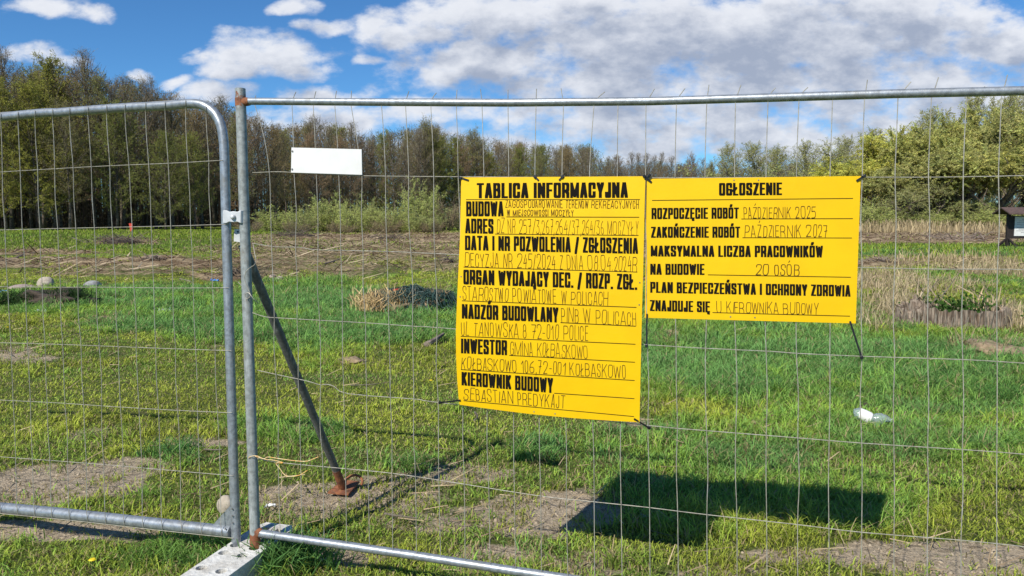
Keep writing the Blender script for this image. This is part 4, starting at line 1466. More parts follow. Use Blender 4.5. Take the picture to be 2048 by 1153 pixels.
# ------------------------------------------------------------------ lettering: strokes of each letter in a unit box (x, y, corner rounding)
r_ = .5
G = {
    'A': (1.0, [[(0, 0), (.44, 1), (.56, 1), (1, 0)], [(.2, .26), (.8, .26)]]),
    'B': (1.0, [[(0, 0), (0, 1), (.95, 1, 1), (.95, .54, 1), (0, .54)], [(.4, .54), (1, .54, 1), (1, 0, 1), (0, 0)]]),
    'C': (1.0, [[(1, .66), (1, 1, 1), (0, 1, 1), (0, 0, 1), (1, 0, 1), (1, .34)]]),
    'D': (1.0, [[(0, 0), (0, 1), (1, 1, 1), (1, 0, 1), (0, 0)]]),
    'E': (.82, [[(1, 1), (0, 1), (0, 0), (1, 0)], [(0, .52), (.85, .52)]]),
    'F': (.8, [[(1, 1), (0, 1), (0, 0)], [(0, .5), (.82, .5)]]),
    'G': (1.0, [[(1, .70), (1, 1, 1), (0, 1, 1), (0, 0, 1), (1, 0, 1), (1, .46), (.58, .46)]]),
    'H': (1.0, [[(0, 0), (0, 1)], [(1, 0), (1, 1)], [(0, .52), (1, .52)]]),
    'I': (0.0, [[(0, 0), (0, 1)]]),
    'J': (.72, [[(1, 1), (1, 0, 1), (0, 0, 1), (0, .30)]]),
    'K': (1.0, [[(0, 0), (0, 1)], [(.95, 1), (.08, .44)], [(.35, .62), (1, 0)]]),
    'L': (.78, [[(0, 1), (0, 0), (1, 0)]]),
    'M': (1.45, [[(0, 0), (0, 1), (.5, .05), (1, 1), (1, 0)]]),
    'N': (1.05, [[(0, 0), (0, 1), (1, 0), (1, 1)]]),
    'O': (1.0, [[(.5, 1), (1, 1, 1), (1, 0, 1), (0, 0, 1), (0, 1, 1), (.5, 1)]]),
    'P': (.95, [[(0, 0), (0, 1), (1, 1, 1), (1, .42, 1), (0, .42)]]),
    'R': (1.0, [[(0, 0), (0, 1), (1, 1, 1), (1, .46, 1), (0, .46)], [(.6, .46), (1, .30, .6), (1, 0)]]),
    'S': (1.0, [[(1, .72), (1, 1, 1), (0, 1, 1), (0, .58, 1), (1, .44, 1), (1, 0, 1), (0, 0, 1), (0, .28)]]),
    'T': (.95, [[(0, 1), (1, 1)], [(.5, 1), (.5, 0)]]),
    'U': (1.0, [[(0, 1), (0, 0, 1), (1, 0, 1), (1, 1)]]),
    'W': (1.6, [[(0, 1), (.24, 0), (.5, .92), (.76, 0), (1, 1)]]),
    'Y': (1.0, [[(0, 1), (.5, .42), (1, 1)], [(.5, .42), (.5, 0)]]),
    'Z': (.9, [[(0, 1), (1, 1), (0, 0), (1, 0)]]),
    '0': (1.0, [[(.5, 1), (1, 1, 1), (1, 0, 1), (0, 0, 1), (0, 1, 1), (.5, 1)]]),
    '1': (.5, [[(0, .72), (1, 1), (1, 0)]]),
    '2': (1.0, [[(0, .75), (0, 1, 1), (1, 1, 1), (1, .6, .6), (.05, 0), (1, .02)], [(.05, 0), (.2, .1), (.3, .0)]]),
    '3': (.9, [[(0, 1), (1, 1), (.4, .56), (1, .5, 1), (1, 0, 1), (0, 0, 1), (0, .14)]]),
    '4': (1.0, [[(.55, 1), (0, .32), (1, .38)], [(.82, .7), (.80, -.05)]]),
    '5': (.9, [[(1, 1), (.1, 1), (.05, .58), (1, .64, 1), (1, 0, 1), (0, 0, 1)]]),
    '6': (.95, [[(.8, 1), (.0, .7, .7), (0, 0, 1), (1, 0, 1), (1, .5, 1), (0, .48, .7)]]),
    '7': (1.0, [[(0, 1), (.95, 1), (.45, 0)], [(.3, .5), (1, .55)]]),
    '8': (.95, [[(.5, .53), (.08, .53, 1), (.08, 1, 1), (.92, 1, 1), (.92, .53, 1), (.5, .53), (0, .53, 1), (0, 0, 1), (1, 0, 1), (1, .53, 1), (.5, .53)]]),
    '/': (.7, [[(0, -.12), (1, 1.02)]]),
    '-': (.5, [[(0, .42), (1, .42)]]),
    '.': (0.0, [[(0, 0), (0, .03)]]),
    ',': (.1, [[(1, .06), (0, -.16)]]),
}
ACC = {'Ł': ('L', [[(-.28, .34), (.62, .62)]]), 'Ó': ('O', [[(.42, 1.2), (.68, 1.36)]]), 'Ś': ('S', [[(.42, 1.2), (.68, 1.36)]]), 'Ń': ('N', [[(.42, 1.2), (.68, 1.36)]]), 'Ź': ('Z', [[(.42, 1.2), (.68, 1.36)]]),
       'Ą': ('A', [[(.95, 0), (.78, -.16), (1.02, -.22)]]), 'Ę': ('E', [[(.85, 0), (.66, -.16), (.95, -.22)]])}


def fillet(pl, rx, ry):
    out = []
    for i, p in enumerate(pl):
        if len(p) < 3 or i in (0, len(pl) - 1):
            out.append((p[0], p[1]))
            continue
        a, b = pl[i - 1], pl[i + 1]

        def back(q):
            dx, dy = q[0] - p[0], q[1] - p[1]
            k = p[2]
            lim = .5
            tx = max(-rx * k, min(rx * k, dx * lim))
            ty = max(-ry * k, min(ry * k, dy * lim))
            return (p[0] + tx, p[1] + ty)
        s, e = back(a), back(b)
        for j in range(6):
            t = j / 5
            out.append(((1 - t) ** 2 * s[0] + 2 * t * (1 - t) * p[0] + t * t * e[0], (1 - t) ** 2 * s[1] + 2 * t * (1 - t) * p[1] + t * t * e[1]))
    return out


def glyph(ch):
    if ch in ACC:
        b, ex = ACC[ch]
        w, pls = G[b]
        return w, pls + ex
    return G[ch]


def hull(pts):
    pts = sorted(set((round(x, 5), round(y, 5)) for x, y in pts))
    if len(pts) < 3:
        return pts

    def half(ps):
        h = []
        for p in ps:
            while len(h) > 1 and (h[-1][0] - h[-2][0]) * (p[1] - h[-2][1]) - (h[-1][1] - h[-2][1]) * (p[0] - h[-2][0]) <= 0:
                h.pop()
            h.append(p)
        return h
    a, b = half(pts), half(pts[::-1])
    return a[:-1] + b[:-1]


def text_polys(text, heavy, rng, pen=.03):
    """polygons of a line in units of its cap height; returns (polys, total width)"""
    polys = []
    x = 0.0
    if heavy:
        a, b, body, gap, space = .097, .066, .27, .055, .27
    else:
        a = b = pen
        body, gap, space = .36, .13, .34
    for ch in text:
        if ch == ' ':
            x += space
            continue
        w, pls = glyph(ch)
        bw = body * w * (rng.uniform(.75, 1.25) if not heavy else 1)
        sl = 0 if heavy else rng.uniform(-.06, .08)
        hs = 1 if heavy else rng.uniform(.93, 1.05)
        dy = 0 if heavy else rng.uniform(-.025, .025)
        if heavy and ch in 'MW':
            aa = a * .86
        else:
            aa = a
        for q in pls:
            pts = fillet(q, .40 if heavy else .5, (.15 if heavy else .34))
            pts = [(x + aa + px * bw + (py * sl if not heavy else 0), (b + py * (1 - 2 * b)) * hs + dy) for px, py in pts]
            for (p0, p1) in zip(pts, pts[1:]):
                if heavy:
                    nib = ((-aa, -b), (aa, -b), (aa, b), (-aa, b))
                    polys.append(hull([(p[0] + i, p[1] + j) for p in (p0, p1) for i, j in nib]))
                else:
                    nib = [(a * math.cos(k * 1.0472), b * math.sin(k * 1.0472)) for k in range(6)]
                    polys.append(hull([(p[0] + i, p[1] + j) for p in (p0, p1) for i, j in nib]))
        x += bw + 2 * aa + gap * (rng.uniform(.7, 1.3) if not heavy else 1)
    return polys, x - gap


def build_sign(name, label, cat, pl, off, grid, m, thick=.003):
    """sheet from a grid of view points laid on the fence plane; grid rows run from top to bottom"""
    rows = [[pl.at(x, y, off + o) for (x, y, o) in r] for r in grid]
    e = empty(name, rows[-1][0].lerp(rows[-1][-1], .5), label, cat)
    mb = MB()
    R_, C_ = len(rows), len(rows[0])
    fr = [p for r in rows for p in r]
    bk = [p - pl.n * thick for p in fr]
    n = len(fr)
    fs = []
    for i in range(R_ - 1):
        for j in range(C_ - 1):
            a = i * C_ + j
            fs.append((a, a + C_, a + C_ + 1, a + 1))
            fs.append((n + a, n + a + 1, n + a + C_ + 1, n + a + C_))
    for j in range(C_ - 1):
        a = j
        fs.append((a, a + 1, n + a + 1, n + a))
        a = (R_ - 1) * C_ + j
        fs.append((a, n + a, n + a + 1, a + 1))
    for i in range(R_ - 1):
        a = i * C_
        fs.append((a, n + a, n + a + C_, a + C_))
        a = i * C_ + C_ - 1
        fs.append((a, a + C_, n + a + C_, n + a))
    mb.add(fr + bk, fs)
    mb.build('panel', m, e, True)
    return e


LROWS = [(355.3, 353, 922.5, 1291), (400, 399, 921.5, 1289.6), (475, 476, 920, 1287.8), (540, 546, 917, 1286.2), (600, 612, 914, 1284.3), (663, 680, 911.7, 1282.6), (710, 735, 912, 1281.4), (755, 785, 914, 1280.3), (795, 830, 917, 1279.3), (810, 845, 919, 1279)]


def l_off(x, y):
    """how far the tall board bellies out from the wires"""
    t = min(1, max(0, (y - 355) / 470))
    s = (x - 915) / 370
    return .012 + .022 * math.sin(math.pi * t) * (1 - .5 * s) + .012 * t


def build_signs():
    C_ = 9
    grid = []
    for (yl, yr, xl, xr) in LROWS:
        row = []
        for j in range(C_):
            t = j / (C_ - 1)
            x, y = xl + (xr - xl) * t, yl + (yr - yl) * t
            if yl > 790:
                y += 5 * math.sin(math.pi * t) * (1 if yl > 800 else .5)
            row.append((x, y, l_off(x, y)))
        grid.append(row)
    L = build_sign('information_board', 'tall yellow board headed TABLICA INFORMACYJNA, tied to the mesh', 'sign', PR, 0, grid, M['yellow'])
    tl, tr, bl, br = (1293.8, 358), (1721.5, 352.5), (1289.5, 636), (1711.6, 647.4)
    grid = []
    for i in range(6):
        a = i / 5
        row = []
        for j in range(9):
            t = j / 8
            x = (tl[0] * (1 - t) + tr[0] * t) * (1 - a) + (bl[0] * (1 - t) + br[0] * t) * a
            y = (tl[1] * (1 - t) + tr[1] * t) * (1 - a) + (bl[1] * (1 - t) + br[1] * t) * a
            row.append((x, y, r_off(x, y)))
        grid.append(row)
    Rb = build_sign('notice_board', 'wide yellow board headed OGŁOSZENIE, right of the tall one', 'sign', PR, 0, grid, M['yellow'])
    q = ((583, 295.5), (723, 299), (724, 350), (582, 345.5))
    grid = [[(q[0][0] + (q[1][0] - q[0][0]) * t, q[0][1] + (q[1][1] - q[0][1]) * t, .014) for t in (0, .5, 1)], [(q[3][0] + (q[2][0] - q[3][0]) * t, q[3][1] + (q[2][1] - q[3][1]) * t, .014) for t in (0, .5, 1)]]
    W = build_sign('blank_plate', 'small blank white plate on the mesh near the post', 'sign', PR, 0, grid, M['white'], .004)
    for x, y in ((585, 303), (584.5, 339)):
        mb = MB()
        c = PR.at(x, y, .0145)
        mb.tube([c, c + PR.n * .003], [.004, .003], 10)
        mb.build('rivet', M['rivet'], W)
    for B, off, pts in ((L, l_off, ((1068, 824), (1110, 828), (922, 553.5), (920.3, 594), (1279.5, 565.7), (1278.4, 610))), (Rb, r_off, ((1468, 360.8), (1517, 360.8), (1461, 634), (1509.7, 635.6)))):
        for x, y in pts:
            mb = MB()
            c = PR.at(x, y, off(x, y) + .0002)
            mb.tube([c, c + PR.n * .0015], [.0028, .002], 8)
            mb.build('eyelet', M['rivet'], B)

    def line(B, off, text, x0, y0, x1, y1, h0, h1, heavy=True):
        rng = random.Random(text)
        polys, W_ = text_polys(text, heavy, rng, .70 / h0)
        mb = MB()
        for k, pg in enumerate(polys):
            vs = []
            for (u, v) in pg:
                t = u / W_
                x = x0 + (x1 - x0) * t
                y = y0 + (y1 - y0) * t - v * (h0 + (h1 - h0) * t)
                vs.append(PR.at(x, y, off(x, y) + .0007 + .00003 * (k % 12)))
            mb.add(vs, [tuple(range(len(vs) - 1, -1, -1))])
        mb.build('printed_line' if heavy else 'handwritten_line', M['print'] if heavy else M['pen'], B)

    def rule(B, off, x0, y0, x1, y1):
        mb = MB()
        K = 8
        for i in range(K):
            a, b = i / K, (i + 1) / K
            xa, ya, xb, yb = x0 + (x1 - x0) * a, y0 + (y1 - y0) * a, x0 + (x1 - x0) * b, y0 + (y1 - y0) * b
            mb.add([PR.at(xa, ya - .7, off(xa, ya) + .0006), PR.at(xa, ya + .7, off(xa, ya) + .0006), PR.at(xb, yb + .7, off(xb, yb) + .0006), PR.at(xb, yb - .7, off(xb, yb) + .0006)], [(0, 1, 2, 3)])
        mb.build('ruled_line', M['print'], B)

    for a in (('TABLICA INFORMACYJNA', 953.4, 397, 1255.8, 396, 30.4, 31.2), ('BUDOWA', 932.2, 433, 1007, 433, 30, 30), ('ADRES', 930.4, 467, 986.8, 468, 29.6, 29.8),
              ('DATA I NR POZWOLENIA / ZGŁOSZENIA', 929.8, 500.5, 1276, 508, 29, 31.5), ('ORGAN WYDAJĄCY DEC. / ROZP. ZGŁ.', 926.6, 568.9, 1274.3, 580.3, 29.3, 31.5), ('NADZÓR BUDOWLANY', 923.6, 637.4, 1116.6, 645.4, 29, 30),
              ('INWESTOR', 921.9, 707, 1014, 711, 29.5, 30), ('KIEROWNIK BUDOWY', 923, 771, 1106, 786.7, 27, 30)):
        line(L, l_off, *a)
    for a in (('ZAGOSPODAROWANIE TERENÓW REKREACYJNYCH', 1010.5, 416, 1277.7, 418, 15.5, 17), ('W MIEJSCOWOŚCI MOCZYŁY', 1013.9, 432.6, 1147.6, 432.8, 13, 13.5), ('DZ NR 257/3,267,264/37,264/36 MOCZYŁY', 993.6, 467.2, 1276, 470.8, 30, 28),
              ('DECYZJA NR 245/2024 Z DNIA 08.04.2024R', 929.3, 534, 1273, 543.4, 28.5, 30.5), ('STAROSTWO POWIATOWE W POLICACH', 925.5, 601, 1215.7, 612, 27.5, 27.5), ('PINB W POLICACH', 1123, 644.6, 1271.6, 652.5, 30, 27.5),
              ('UL TANOWSKA 8 72-010 POLICE', 922.3, 671.4, 1176.9, 682.3, 28, 30), ('GMINA KOŁBASKOWO', 1020, 711, 1175.7, 718.7, 29, 28), ('KOŁBASKOWO 106,72-001 KOŁBASKOWO', 922.3, 738.6, 1251.7, 758, 25, 27), ('SEBASTIAN PREDYKAJT', 926.7, 800, 1129.5, 818.3, 24, 27)):
        line(L, l_off, *a, heavy=False)
    for a in ((932, 399.8, 1280, 399.6), (1012.7, 434.2, 1278.4, 434.9), (990.2, 468.5, 1277, 471.4), (927, 534.6, 1274.7, 544.6), (923.8, 602, 1272.8, 615.3), (1121, 645.6, 1271.6, 652.9), (921.4, 673, 1270.9, 689), (1018.5, 711.2, 1269.9, 725), (921.9, 739.6, 1269.2, 761.5), (1108.4, 786.9, 1268.7, 797.8), (927.2, 801.8, 1268, 833.6)):
        rule(L, l_off, *a)
    for a in (('OGŁOSZENIE', 1438, 391.7, 1564, 390.4, 25.3, 25), ('ROZPOCZĘCIE ROBÓT', 1303, 438.8, 1477.7, 437.5, 22.4, 22), ('ZAKOŃCZENIE ROBÓT', 1302, 476, 1480.3, 475.7, 22, 22), ('MAKSYMALNA LICZBA PRACOWNIKÓW', 1301.4, 513.3, 1645.7, 515.3, 21.7, 23.5),
              ('NA BUDOWIE', 1300.4, 549.9, 1409, 550.2, 22, 22), ('PLAN BEZPIECZEŃSTWA I OCHRONY ZDROWIA', 1300.4, 585.8, 1701, 593.7, 21.8, 23), ('ZNAJDUJE SIĘ', 1299.8, 622.4, 1420, 625.3, 22, 22)):
        line(Rb, r_off, *a)
    for a in (('PAŹDZIERNIK 2025', 1487.6, 437.3, 1632, 437, 22.5, 24.5), ('PAŹDZIERNIK 2027', 1489, 474.6, 1655.6, 475, 23.5, 26), ('20 OSÓB', 1510.6, 551, 1599.6, 552.8, 22.5, 22.5), ('U KIEROWNIKA BUDOWY', 1433, 626, 1636, 630.5, 23.5, 24)):
        line(Rb, r_off, *a, heavy=False)
    for a in ((1304, 401.3, 1706, 397.3), (1482.6, 438.4, 1705.7, 437.7), (1485, 475.9, 1704, 476.5), (1415.7, 550.1, 1701.7, 555), (1425, 625.6, 1700, 632.8)):
        rule(Rb, r_off, *a)


def r_off(x, y):
    return .0075 + .006 * math.sin(math.pi * min(1, max(0, (x - 1292) / 430)))


def build_ties():
    specs = [((921, 356), (937, 361), 'black cable tie at the top left corner of the tall yellow board'), ((1070, 354), (1077, 361), 'left one of the two cable ties along the top edge of the tall yellow board'),
             ((1125, 354), (1118, 361), 'right one of the two cable ties along the top edge of the tall yellow board'), ((1289, 353), (1303, 365), 'cable tie stroke slanting down to the right where the two boards meet'),
             ((1299, 352), (1286, 364), 'cable tie stroke slanting down to the left where the two boards meet'), ((1728, 353), (1713, 362), 'black cable tie at the top right corner of the wide yellow board'),
             ((1293, 692), (1294, 628), 'long upright cable tie below the left corner of the wide yellow board'), ((1723, 715), (1700, 643), 'long slanting cable tie below the right corner of the wide yellow board'),
             ((880, 806), (921, 801), 'nearly level cable tie at the bottom left corner of the tall yellow board'), ((1298, 856), (1268, 838), 'short slanting cable tie at the bottom right corner of the tall yellow board')]
    for a, b, lab in specs:
        pa, pb = PR.at(*a, .014), PR.at(*b, (l_off if b[0] < 1286 else r_off)(*b) + .003)
        e = empty('cable_tie', pa, lab, 'cable tie', 'black cable ties holding the boards')
        d = (pb - pa).normalized()
        s = d.cross(PR.n).normalized()
        mb = MB()
        mb.box(pa.lerp(pb, .5), (pb - pa) * .5, s * .0030, PR.n * .0012)
        mb.tube([pa - d * .004 + PR.n * .002, pa - d * .004 - PR.n * .018], .003, 6)
        mb.build('strap', M['black'], e)
        mb = MB()
        mb.box(pa, d * .0055, s * .0048, PR.n * .0045)
        mb.build('locking_head', M['black'], e, False, .001)


build_right_panel()
build_left_panel()
build_fittings()
build_signs()
build_ties()


# ------------------------------------------------------------------ things lying and standing in the field
def blob(name, m, c, rx, ry, rz, seed, label=None, cat=None, group=None, parent=None, rough=.28, sub=3, flat=.35, freq=1.6):
    """lumpy stone or heap; its underside sunk in the ground"""
    bm = bmesh.new()
    bmesh.ops.create_icosphere(bm, subdivisions=sub, radius=1)
    for v in bm.verts:
        p = v.co.copy()
        k = 1 + rough * (mnoise.noise(p * freq + V(seed * 3.1, seed, 0)) + .5 * mnoise.noise(p * freq * 2.3 + V(seed, 5, seed)) + .3 * mnoise.noise(p * freq * 5 + V(seed, 5, seed)))
        v.co = V(p.x * k * rx, p.y * k * ry, p.z * k * rz if p.z > -flat else -flat * rz)
    me = bpy.data.meshes.new(name)
    bm.to_mesh(me)
    me.polygons.foreach_set('use_smooth', [True] * len(me.polygons))
    o = link(name, me, m, parent)
    o.location = c if parent is None else Vector(c) - parent_world(parent)
    o.rotation_euler = (0, 0, seed * 1.3)
    return tag(o, label, cat, group) if label else o


def tufts(name, spots, m, col, parent=None, seed=0):
    """blades sprouting from spots (x, y, z, number, length, spread)"""
    rng = random.Random(seed)
    cr = Crown()
    for (x, y, z, k, L, sp) in spots:
        for i in range(k):
            p = V(x + rng.gauss(0, sp), y + rng.gauss(0, sp), z)
            d = V(rng.gauss(0, .35), rng.gauss(0, .35), 1).normalized()
            l = L * rng.uniform(.5, 1.1)
            c = vary(col, rng, .4)
            mid = p + d * l * .6
            tip = mid + (d + V(rng.gauss(0, .5), rng.gauss(0, .5), -.3)).normalized() * l * .45
            w = L * .045
            cr.twig(p, mid, w, c, rng)
            cr.twig(mid, tip, w * .7, c, rng)
    me = cr.mesh(name)
    me.materials.clear()
    org = parent_world(parent) if parent is not None else V(0, 0, 0)
    for v in me.vertices:
        v.co -= org
    return link(name, me, m, parent)


def stick(name, pts, r, m, label, cat, group=None):
    mb = MB()
    mb.tube(smooth_path([Vector(p) for p in pts], 3), r, 7, True, r * .55)
    return tag(mb.build(name, m, None, True, origin=pts[0]), label, cat, group)


def build_field_things():
    rng = random.Random(9)
    # heap of old netting
    c = gpt(800, 622)
    e = empty('net_heap', c, 'heap of dark green netting thrown over cut straw in the grass', 'net heap')
    blob('heap_core', M['sand'], c + V(.14, .06, .0), .60, .36, .15, 3.0, parent=e, rough=.75, sub=4, freq=2.4)
    mb = MB()
    for i in range(460):
        a = rng.uniform(0, 6.28)
        r0 = rng.random() ** .6
        p = c + V(.12 + .72 * r0 * math.cos(a), .12 + .5 * r0 * math.sin(a), .33 * math.sqrt(max(0, 1 - r0 * r0)) + .03)
        pts = [p]
        d = rdir(rng)
        for k in range(5):
            d = (d + rdir(rng) * .8).normalized()
            d.z *= .4
            q = pts[-1] + d * .085
            u = (q - c - V(.14, .12, 0))
            rr = (u.x / .78) ** 2 + (u.y / .56) ** 2
            q.z = c.z + max(.01, .27 * max(0, 1 - rr) ** .33 + rng.uniform(-.06, .10) + .10 * max(0, mnoise.noise(q * 2.2)))
            pts.append(q)
        mb.tube(pts, .0062, 3, False)
    mb.build('netting', M['net'], e)
    tufts('straw', [(c.x - .35 + rng.uniform(-.25, .50), c.y - .34 + rng.uniform(-.2, .25), c.z + rng.uniform(.0, .08), 30, .27, .06) for _ in range(20)] + [(c.x - .25 + rng.gauss(0, .22), c.y - .22, c.z + .08, 16, .36, .05) for _ in range(9)], M['stalk'], (.60, .44, .22), e, 4)
    tufts('dead_twigs', [(c.x + .15 + rng.uniform(-.5, .6), c.y + .05 + rng.uniform(-.25, .3), c.z + rng.uniform(.14, .28), 9, .22, .05) for _ in range(24)], M['stalk'], (.30, .22, .13), e, 5)
    mb = MB()
    p = c + V(-.05, .02, .33)
    mb.box(p, V(.05, .01, .005), V(0, .02, 0), V(0, 0, .012))
    mb.build('rag', M['red'], e)

    # old hollow stump
    c = gpt(1903, 652)
    e = empty('hollow_stump', c, 'wide low weathered stump, hollow and overgrown, right of the boards', 'stump')
    bm = bmesh.new()
    N_ = 220
    rings = []
    for zi, (rad, z) in enumerate(((1.06, -.05), (1.01, .06), (.985, .13), (.97, .20), (.965, .255), (.90, .25), (.88, .16), (.84, .08))):
        ring = []
        for i in range(N_):
            a = 2 * math.pi * i / N_
            rid = mnoise.noise(V(math.cos(a) * 16, math.sin(a) * 16, 1 + z * 1.2)) * .05 + mnoise.noise(V(math.cos(a) * 34, math.sin(a) * 34, 3 + z * 2)) * .035
            nz = mnoise.noise(V(math.cos(a) * 2.0, math.sin(a) * 2.0, 4)) * .06 + (rid if rad > .9 else rid * .4)
            zz = z + (mnoise.noise(V(math.cos(a) * 2, math.sin(a) * 2, 9)) * .05 + mnoise.noise(V(math.cos(a) * 18, math.sin(a) * 18, 2)) * .05 if z > .19 and rad > .87 else 0)
            ring.append(bm.verts.new(((rad + nz) * .74 * math.cos(a), (rad + nz) * .42 * math.sin(a), zz)))
        rings.append(ring)
    for a, b in zip(rings, rings[1:]):
        for i in range(N_):
            bm.faces.new((a[i], a[(i + 1) % N_], b[(i + 1) % N_], b[i]))
    bm.faces.new(rings[-1])
    me = bpy.data.meshes.new('shell')
    bm.to_mesh(me)
    link('shell', me, M['stump'], e)
    blob('root_flare', M['stump'], c + V(-.52, -.12, .03), .20, .15, .30, 5.0, parent=e, rough=.55, sub=4, freq=2.6)
    mb = MB()
    for i in range(60):
        a = rng.uniform(3.2, 6.2)
        p = c + V(.76 * math.cos(a), .44 * math.sin(a), rng.uniform(.0, .06))
        mb.tube([p, p + V(rng.uniform(-.03, .03), -.01, rng.uniform(.08, .26))], rng.uniform(.006, .016), 5, True, .004)
    mb.build('bark', M['bark_pale'], e)
    tufts('dead_stalks', [(c.x + x, c.y + y, c.z + .1, 7, .55, .06) for x, y in ((-.45, .1), (-.3, .15), (-.1, .2), (.45, .1), (.6, .0), (.5, .2), (-.55, 0), (.35, .05))], M['stalk'], (.44, .35, .22), e, 8)
    cr = Crown()
    for i in range(420):
        p = c + V(rng.gauss(.08, .26), rng.gauss(.06, .14), .16 + abs(rng.gauss(0, .11)))
        cr.leaf(p, rng.uniform(.04, .08), vary((.06, .13, .025), rng), rng, None, .7)
    for i in range(60):
        p = c + V(rng.gauss(.08, .24), rng.gauss(.06, .12), .1)
        cr.twig(p, p + V(rng.uniform(-.08, .08), rng.uniform(-.08, .08), rng.uniform(.1, .25)), .012, (.07, .10, .03), rng)
    pl_ = empty('leafy_plant', c, 'low dark green leafy plant growing in the hollow stump', 'plant')
    for p in cr.v:
        p -= c
    link('foliage', cr.mesh('foliage'), None, pl_)
    for i, (x0, x1, hgt) in enumerate(((-.42, -.15, .62), (-.35, -.05, .45), (-.2, .12, .70))):
        p = c + V(x0, .12, .1)
        stick('dry_cane', [p, p.lerp(c + V(x1, .1, hgt), .5) + V(-.02, 0, .02), c + V(x1, .1, hgt)], .008, M['bark_pale'], 'bleached dry cane leaning out of the hollow stump, %s' % ('lowest of three' if i == 1 else 'longest of three' if i == 2 else 'leftmost of three'), 'cane', 'dry canes in the stump')

    # information shelter at the right edge
    Y = 34.5
    a = at_depth(2010, 490, Y)
    x0, z0 = a.x, hz(a.x, Y)
    wd = 1.9
    H_ = 1.66
    e = empty('information_shelter', (x0, Y, z0), 'dark timber information board with a small roof, far right', 'notice board')
    B = lambda x, y, z: V(x0 + x, Y + y, z0 + z)
    for x in (.1, wd):
        mb = MB()
        mb.box(B(x, 0, H_ / 2 - .05), V(.07, 0, 0), V(0, .07, 0), V(0, 0, H_ / 2))
        mb.build('post', M['dark_wood'], e, False, .01)
        for sgn in (-1, 1):
            mb = MB()
            p, q = B(x, sgn * .06, .50), B(x, sgn * .75, .06)
            mb.tube([p, q], .055, 4)
            p, q = B(x - .02, 0, .50), B(x + sgn * .62, .03 * sgn, .05)
            mb.tube([p, q], .05, 4)
            mb.build('brace', M['dark_wood'], e)
        mb = MB()
        mb.box(B(x, 0, .05), V(.62, 0, 0), V(0, .06, 0), V(0, 0, .045))
        mb.box(B(x, .0, .05), V(.06, 0, 0), V(0, .8, 0), V(0, 0, .04))
        mb.build('sill_beam', M['dark_wood'], e)
    mb = MB()
    mb.box(B(wd / 2 + .05, -.02, 1.02), V(wd / 2, 0, 0), V(0, .03, 0), V(0, 0, .52))
    mb.build('backboard', M['dark_wood'], e)
    mb = MB()
    mb.box(B(wd / 2 + .14, -.07, 1.06), V(wd / 2 - .2, 0, 0), V(0, .012, 0), V(0, 0, .44))
    sheet = mb.build('white_sheet', M['white'], e)
    mb = MB()
    for k in range(9):
        w = rng.uniform(.35, .62)
        mb.box(B(wd / 2 + .05 + rng.uniform(-.03, .03), -.085, 1.38 - k * .075), V(w, 0, 0), V(0, .002, 0), V(0, 0, .010))
    mb.build('print_row', M['rock_grey'], sheet)
    mb = MB()
    for sgn in (-1, 1):
        mb.quadprism([B(-.28, 0, H_ + .22), B(wd + .4, 0, H_ + .22), B(wd + .4, sgn * .62, H_ - .06), B(-.28, sgn * .62, H_ - .06)], V(0, 0, .05))
    mb.build('roof', M['shingle'], e)

    # crumpled bottle
    a, b = gpt(1708, 848, .060), gpt(1778, 856, .052)
    e = empty('plastic_bottle', V(a.x, a.y, a.z - .03), 'crumpled clear plastic bottle lying in the grass under the wide board', 'bottle')
    d = (b - a).normalized()
    mb = MB()
    prof = ((0, .030), (.008, .046), (.03, .050), (.06, .043), (.09, .047), (.12, .040), (.15, .044), (.18, .036), (.205, .022), (.225, .014))
    mb.tube([a + d * t + V(0, 0, .012 * math.sin(t * 40)) for t, r in prof], [r for t, r in prof], 14)
    mb.build('body', M['bottle'], e, True)
    mb = MB()
    mb.tube([a + d * t + V(0, 0, .012 * math.sin(t * 40)) for t in (.028, .06, .09, .105)], [.0515, .046, .049, .044], 14, False)
    mb.build('label', M['white'], e, True)
    mb = MB()
    mb.tube([a + d * .225, a + d * .245], .015, 10)
    mb.build('cap', M['film'], e, True)

    # mounds of dug soil
    for px, py, w, m, lab in ((703, 726, .155, 'sand', 'straw coloured soil mound in the grass right of the strut'), (1366, 774, .12, 'sand', 'sandy mole mound below the wide yellow board, near its left end'), (1520, 850, .085, 'sand', 'small sandy mound in the grass left of the plastic bottle'),
                              (1722, 817, .11, 'peat', 'reddish soil patch mound just behind the plastic bottle'), (1985, 712, .40, 'sand', 'grey mound of dry cut grass in front of the hollow stump'), (1342, 672, .18, 'sand', 'pale soil mound under the gap between the two boards'),
                              (205, 641, .16, 'sand', 'flat dry mound in the grass left of the post')):
        c = gpt(px, py)
        blob('soil_mound', M[m], c, w, w * .8, w * .30, px * .01, lab, 'soil mound', 'soil mounds in the grass', rough=.5, sub=4, freq=2.2)
    # stones
    for px, py, rx, rz, m, lab in ((92, 577, .19, .16, 'rock', 'rounded beige stone on the left heap'), (45, 580, .30, .07, 'rock_pink', 'flat pinkish stone on the left heap'), (186, 575, .19, .09, 'rock_grey', 'grey stone lying right of the left heap'),
                                   (452, 1024, .045, .055, 'rock', 'egg shaped pale stone beside the panel corner'), 
                                   (560, 562, .12, .07, 'rock', 'pale stone by the twig pile behind the post'), (545, 558, .10, .08, 'rock_pink', 'pinkish stone by the twig pile behind the post')):
        c = gpt(px, py)
        blob('stone', M[m], c + V(0, 0, rz * .5), rx, rx * .75, rz, px * .013 + 1, lab, 'stone', None, rough=.16, flat=.8, freq=1.1)
    c = gpt(110, 606)
    blob('soil_heap', M['peat'], c, .70, .45, .20, 2.2, 'dark overgrown soil heap under the stones on the left', 'soil heap', rough=.6, sub=4, freq=2.2)
